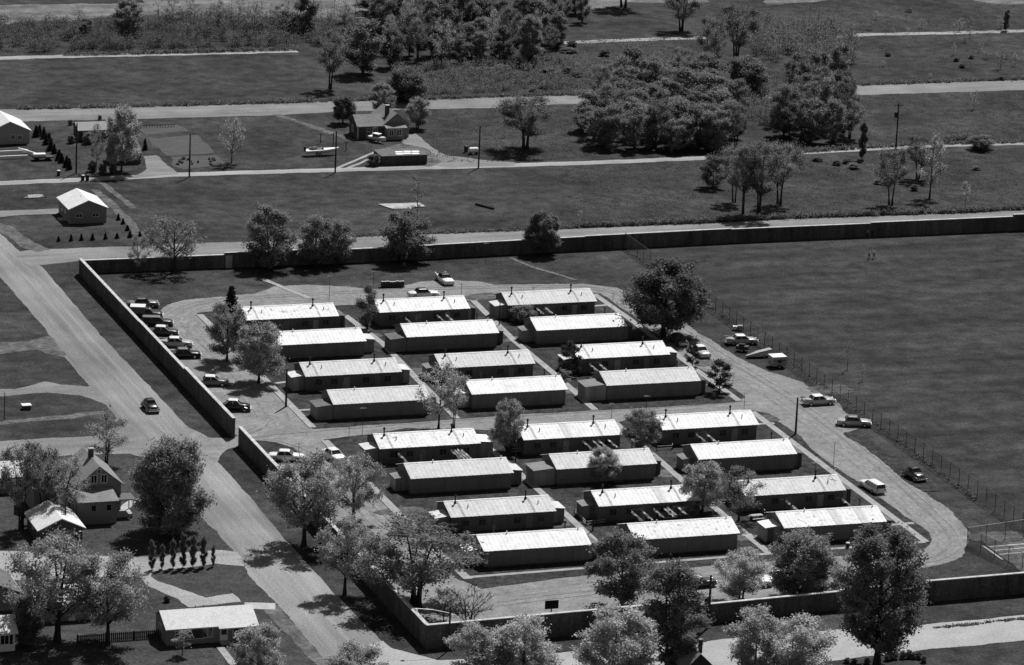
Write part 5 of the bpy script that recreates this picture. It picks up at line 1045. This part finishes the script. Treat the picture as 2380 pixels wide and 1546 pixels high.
p = G(1127, 482); t = thing('fallen_log', 'dark fallen log in the grass above the wall road', 'log', p, math.radians(-62)); MB().tube([(-2.2, 0, .2), (2.2, 0, .22)], [.24, .18], 7).build('log', M['bark'], t); MB().tube([(1.2, 0, .25), (1.6, .5, .6)], [.08, .04], 5).build('stub', M['bark'], t)
# small planks at the kerb, dumped things
# ------------------------------------------------------------------ laundry and low fences
def line_set(u, v, label, n, ln=4.4, sheets=None, grp='white laundry hung between the huts'):
    p = G(u, v, 2.0); p.z = 0; t = thing('clothesline', 'clothesline ' + label, 'clothesline', p)
    for y in (0, -ln):
        MB().tube([(0, y, 0), (0, y, 2.0)], .05, 6).build('post', M['wood'], t); MB().box(-.9, .9, y - .04, y + .04, 1.92, 2.0).build('crossarm', M['wood'], t)
    xs = [(-.75 + 1.5 * i / max(1, n - 1)) if n > 1 else 0 for i in range(n)]
    for x in xs: MB().tube([(x, 0, 1.96), (x, -ln, 1.96)], .012, 4).build('line', M['steel'], t)
    for i, x in enumerate(xs):
        L0 = random.uniform(.3, .8); L1 = ln - random.uniform(.3, .9); rows_ = []
        for q in range(9):
            y = -L0 - (L1 - L0) * q / 8; w = .05 * math.sin(q * 1.9 + i); hgt = .22 + .1 * math.sin(q * 1.3 + i * 2)
            rows_.append([(p.x + x - .14 + w, p.y + y, 1.98 - hgt), (p.x + x, p.y + y, 2.0), (p.x + x + .15 + w, p.y + y, 1.97 - hgt * 1.2), (p.x + x, p.y + y, 1.975)])
        o = MB().loft(rows_).build('bed_sheet', M['linen']); tag(o, ('white sheet hung ' if n == 1 else ('left ' if i == 0 else 'right ' if i == n - 1 else 'inner ') + 'white sheet hung ') + label, 'laundry', grp)
line_set(940, 735, 'before the second back row hut, on the left', 1, 4); line_set(1024, 728, 'before the second back row hut, on the right', 2, 5); line_set(1255, 712, 'before the far right back row hut', 2, 4.6); line_set(1380, 843, 'before the third row hut with the dark pine', 2, 4.6); line_set(923, 1049, 'at the left below the fifth row left hut', 1, 6.5); line_set(1058, 1041, 'at the right below the fifth row left hut', 4, 6)
line_set(1362, 1019, 'left below the middle fifth row hut', 2, 6); line_set(1398, 1017, 'right below the middle fifth row hut', 2, 5.5); line_set(1628, 1005, 'below the right fifth row hut', 2, 5.5); line_set(1478, 1184, 'left below the middle seventh row hut', 2, 5.5); line_set(1528, 1177, 'in the middle below the middle seventh row hut', 2, 5.2); line_set(1560, 1174, 'next to the pale bush of the middle seventh row hut', 2, 4.4); line_set(1826, 1161, 'left below the hut with the leaning antenna', 1, 5.2); line_set(1956, 1157, 'right below the hut with the leaning antenna', 1, 4.6)
def low_fence(label, pts, h=.9):
    P = [G(*q) for q in pts]; p0 = P[0]; t = thing('low_fence', label, 'fence', p0)
    for a, b in zip(P, P[1:]):
        a, b = a - p0, b - p0; L = (b - a).length; n = max(1, round(L / 1.8))
        for i in range(n + 1): q = a.lerp(b, i / n); MB().box(q.x - .05, q.x + .05, q.y - .05, q.y + .05, 0, h).build('post', M['board'], t)
        for z in (h * .4, h * .85): MB().tube([a + Vector((0, 0, z)), b + Vector((0, 0, z))], .05, 4).build('rail', M['concrete'], t)
low_fence('low rail fence left of the middle sixth row hut', [(1188, 1055), (1232, 1052), (1262, 1044)]); low_fence('low fence bending round the left end of the middle seventh row hut', [(1336, 1193), (1362, 1222), (1408, 1217), (1402, 1200)], .7); low_fence('low boarded fence by the leafy tree between fifth row huts', [(1527, 1048), (1563, 1046), (1560, 1031)], .8); low_fence('low fence by the pale tree at the right end of the middle huts', [(1722, 1192), (1770, 1189), (1778, 1200)], .9)
for x, (u, v) in enumerate(((1757, 1209),)):
    p = G(u, v); t = thing('picnic_table', 'pale picnic table in the yard right of the pale thin-leaved tree', 'table', p, .1); MB().box(-.9, .9, -.4, .4, .7, .77).build('table_top', M['concrete'], t); [MB().box(s_ * .7 - .05, s_ * .7 + .05, -.35, .35, 0, .7).build('leg', M['board'], t) for s_ in (-1, 1)]; [MB().box(-.9, .9, y - .12, y + .12, .4, .45).build('bench', M['concrete'], t) for y in (-.75, .75)]
# white car roofs glimpsed behind the front wall trees
car('white car glimpsed under the leafy tree inside the front wall', (1722, 1366), (1775, 1362), 'wh', 'wh'); car('dark car parked behind the front wall near the utility pole', (1600, 1366), (1640, 1362), 'dk', 'lt')
car('white car half hidden by the wide leafy tree inside the front wall', (1788, 1356), (1835, 1352), 'wh', 'wh')
# ------------------------------------------------------------------ people
def person(label, u, v, h, shirt, yaw=0, step=.0, grp=None):
    p = G(u, v); t = thing('person', label, 'person', p, yaw, grp)
    V = [(0, 0, .95), (0, 0, 1.2), (0, 0, 1.42), (0, 0, 1.52), (0, .02, 1.63), (0, .02, 1.74), (-.2, 0, 1.42), (-.27, .03, 1.15), (-.25, .15, .92), (-.25, .2, .84), (.2, 0, 1.42), (.27, .03, 1.15), (.25, .12, .93), (.25, .17, .85), (-.1, 0, .9), (-.11, .05 + step, .5), (-.11, -.02 + step, .08), (-.11, .14 + step, .05), (.1, 0, .9), (.11, .05 - step, .5), (.11, -.02 - step, .08), (.11, .14 - step, .05)]
    E_ = [(0, 1), (1, 2), (2, 3), (3, 4), (4, 5), (2, 6), (6, 7), (7, 8), (8, 9), (2, 10), (10, 11), (11, 12), (12, 13), (0, 14), (14, 15), (15, 16), (16, 17), (0, 18), (18, 19), (19, 20), (20, 21)]
    R_ = [.15, .145, .15, .065, .095, .085, .075, .055, .045, .04, .075, .055, .045, .04, .1, .075, .05, .045, .1, .075, .05, .045]
    me = bpy.data.meshes.new('body'); me.from_pydata(V, E_, []); o = bpy.data.objects.new('body', me); COL.objects.link(o); md = o.modifiers.new('s', 'SKIN')
    for i, d in enumerate(me.skin_vertices[0].data): d.radius = (R_[i], R_[i] * (.75 if i < 3 else 1)); d.use_root = (i == 0)
    sb = o.modifiers.new('u', 'SUBSURF'); sb.levels = sb.render_levels = 1
    dg = bpy.context.evaluated_depsgraph_get(); m2 = bpy.data.meshes.new_from_object(o.evaluated_get(dg)); bpy.data.objects.remove(o); m2.name = 'body'
    for k in ('skin', shirt, 'cloth'): m2.materials.append(M[k])
    for f in m2.polygons: z = f.center.z; x = abs(f.center.x); f.material_index = 0 if z > 1.5 or (x > .2 and z < 1.0) else (1 if z > .97 else 2)
    b = inst('body', m2, t); r = MB().tube([(0, -.01, 1.66), (0, -.01, 1.76), (0, 0, 1.82)], [.1, .105, .05], 8).build('hair', M['cloth'], t); t.scale = (h / 1.8,) * 3; return t
g_ = 'children on the mown field'
person('person standing in the shade at the foot of the back wall, left of two', 2016, 551.5, 1.5, 'skin', .4); person('person standing in the shade at the foot of the back wall, right of two', 2027, 551, 1.45, 'cloth', -.6)
person('person in a white shirt on the mown field, left of two', 2020, 602, 1.8, 'shirt', 1.0, .12); person('person in a white shirt on the mown field, right of two', 2031, 601.5, 1.8, 'shirt', 2.0, -.1)
person('person in dark clothes standing on the front sidewalk behind the tall trees', 1557, 1313, 1.8, 'cloth', 2.6)
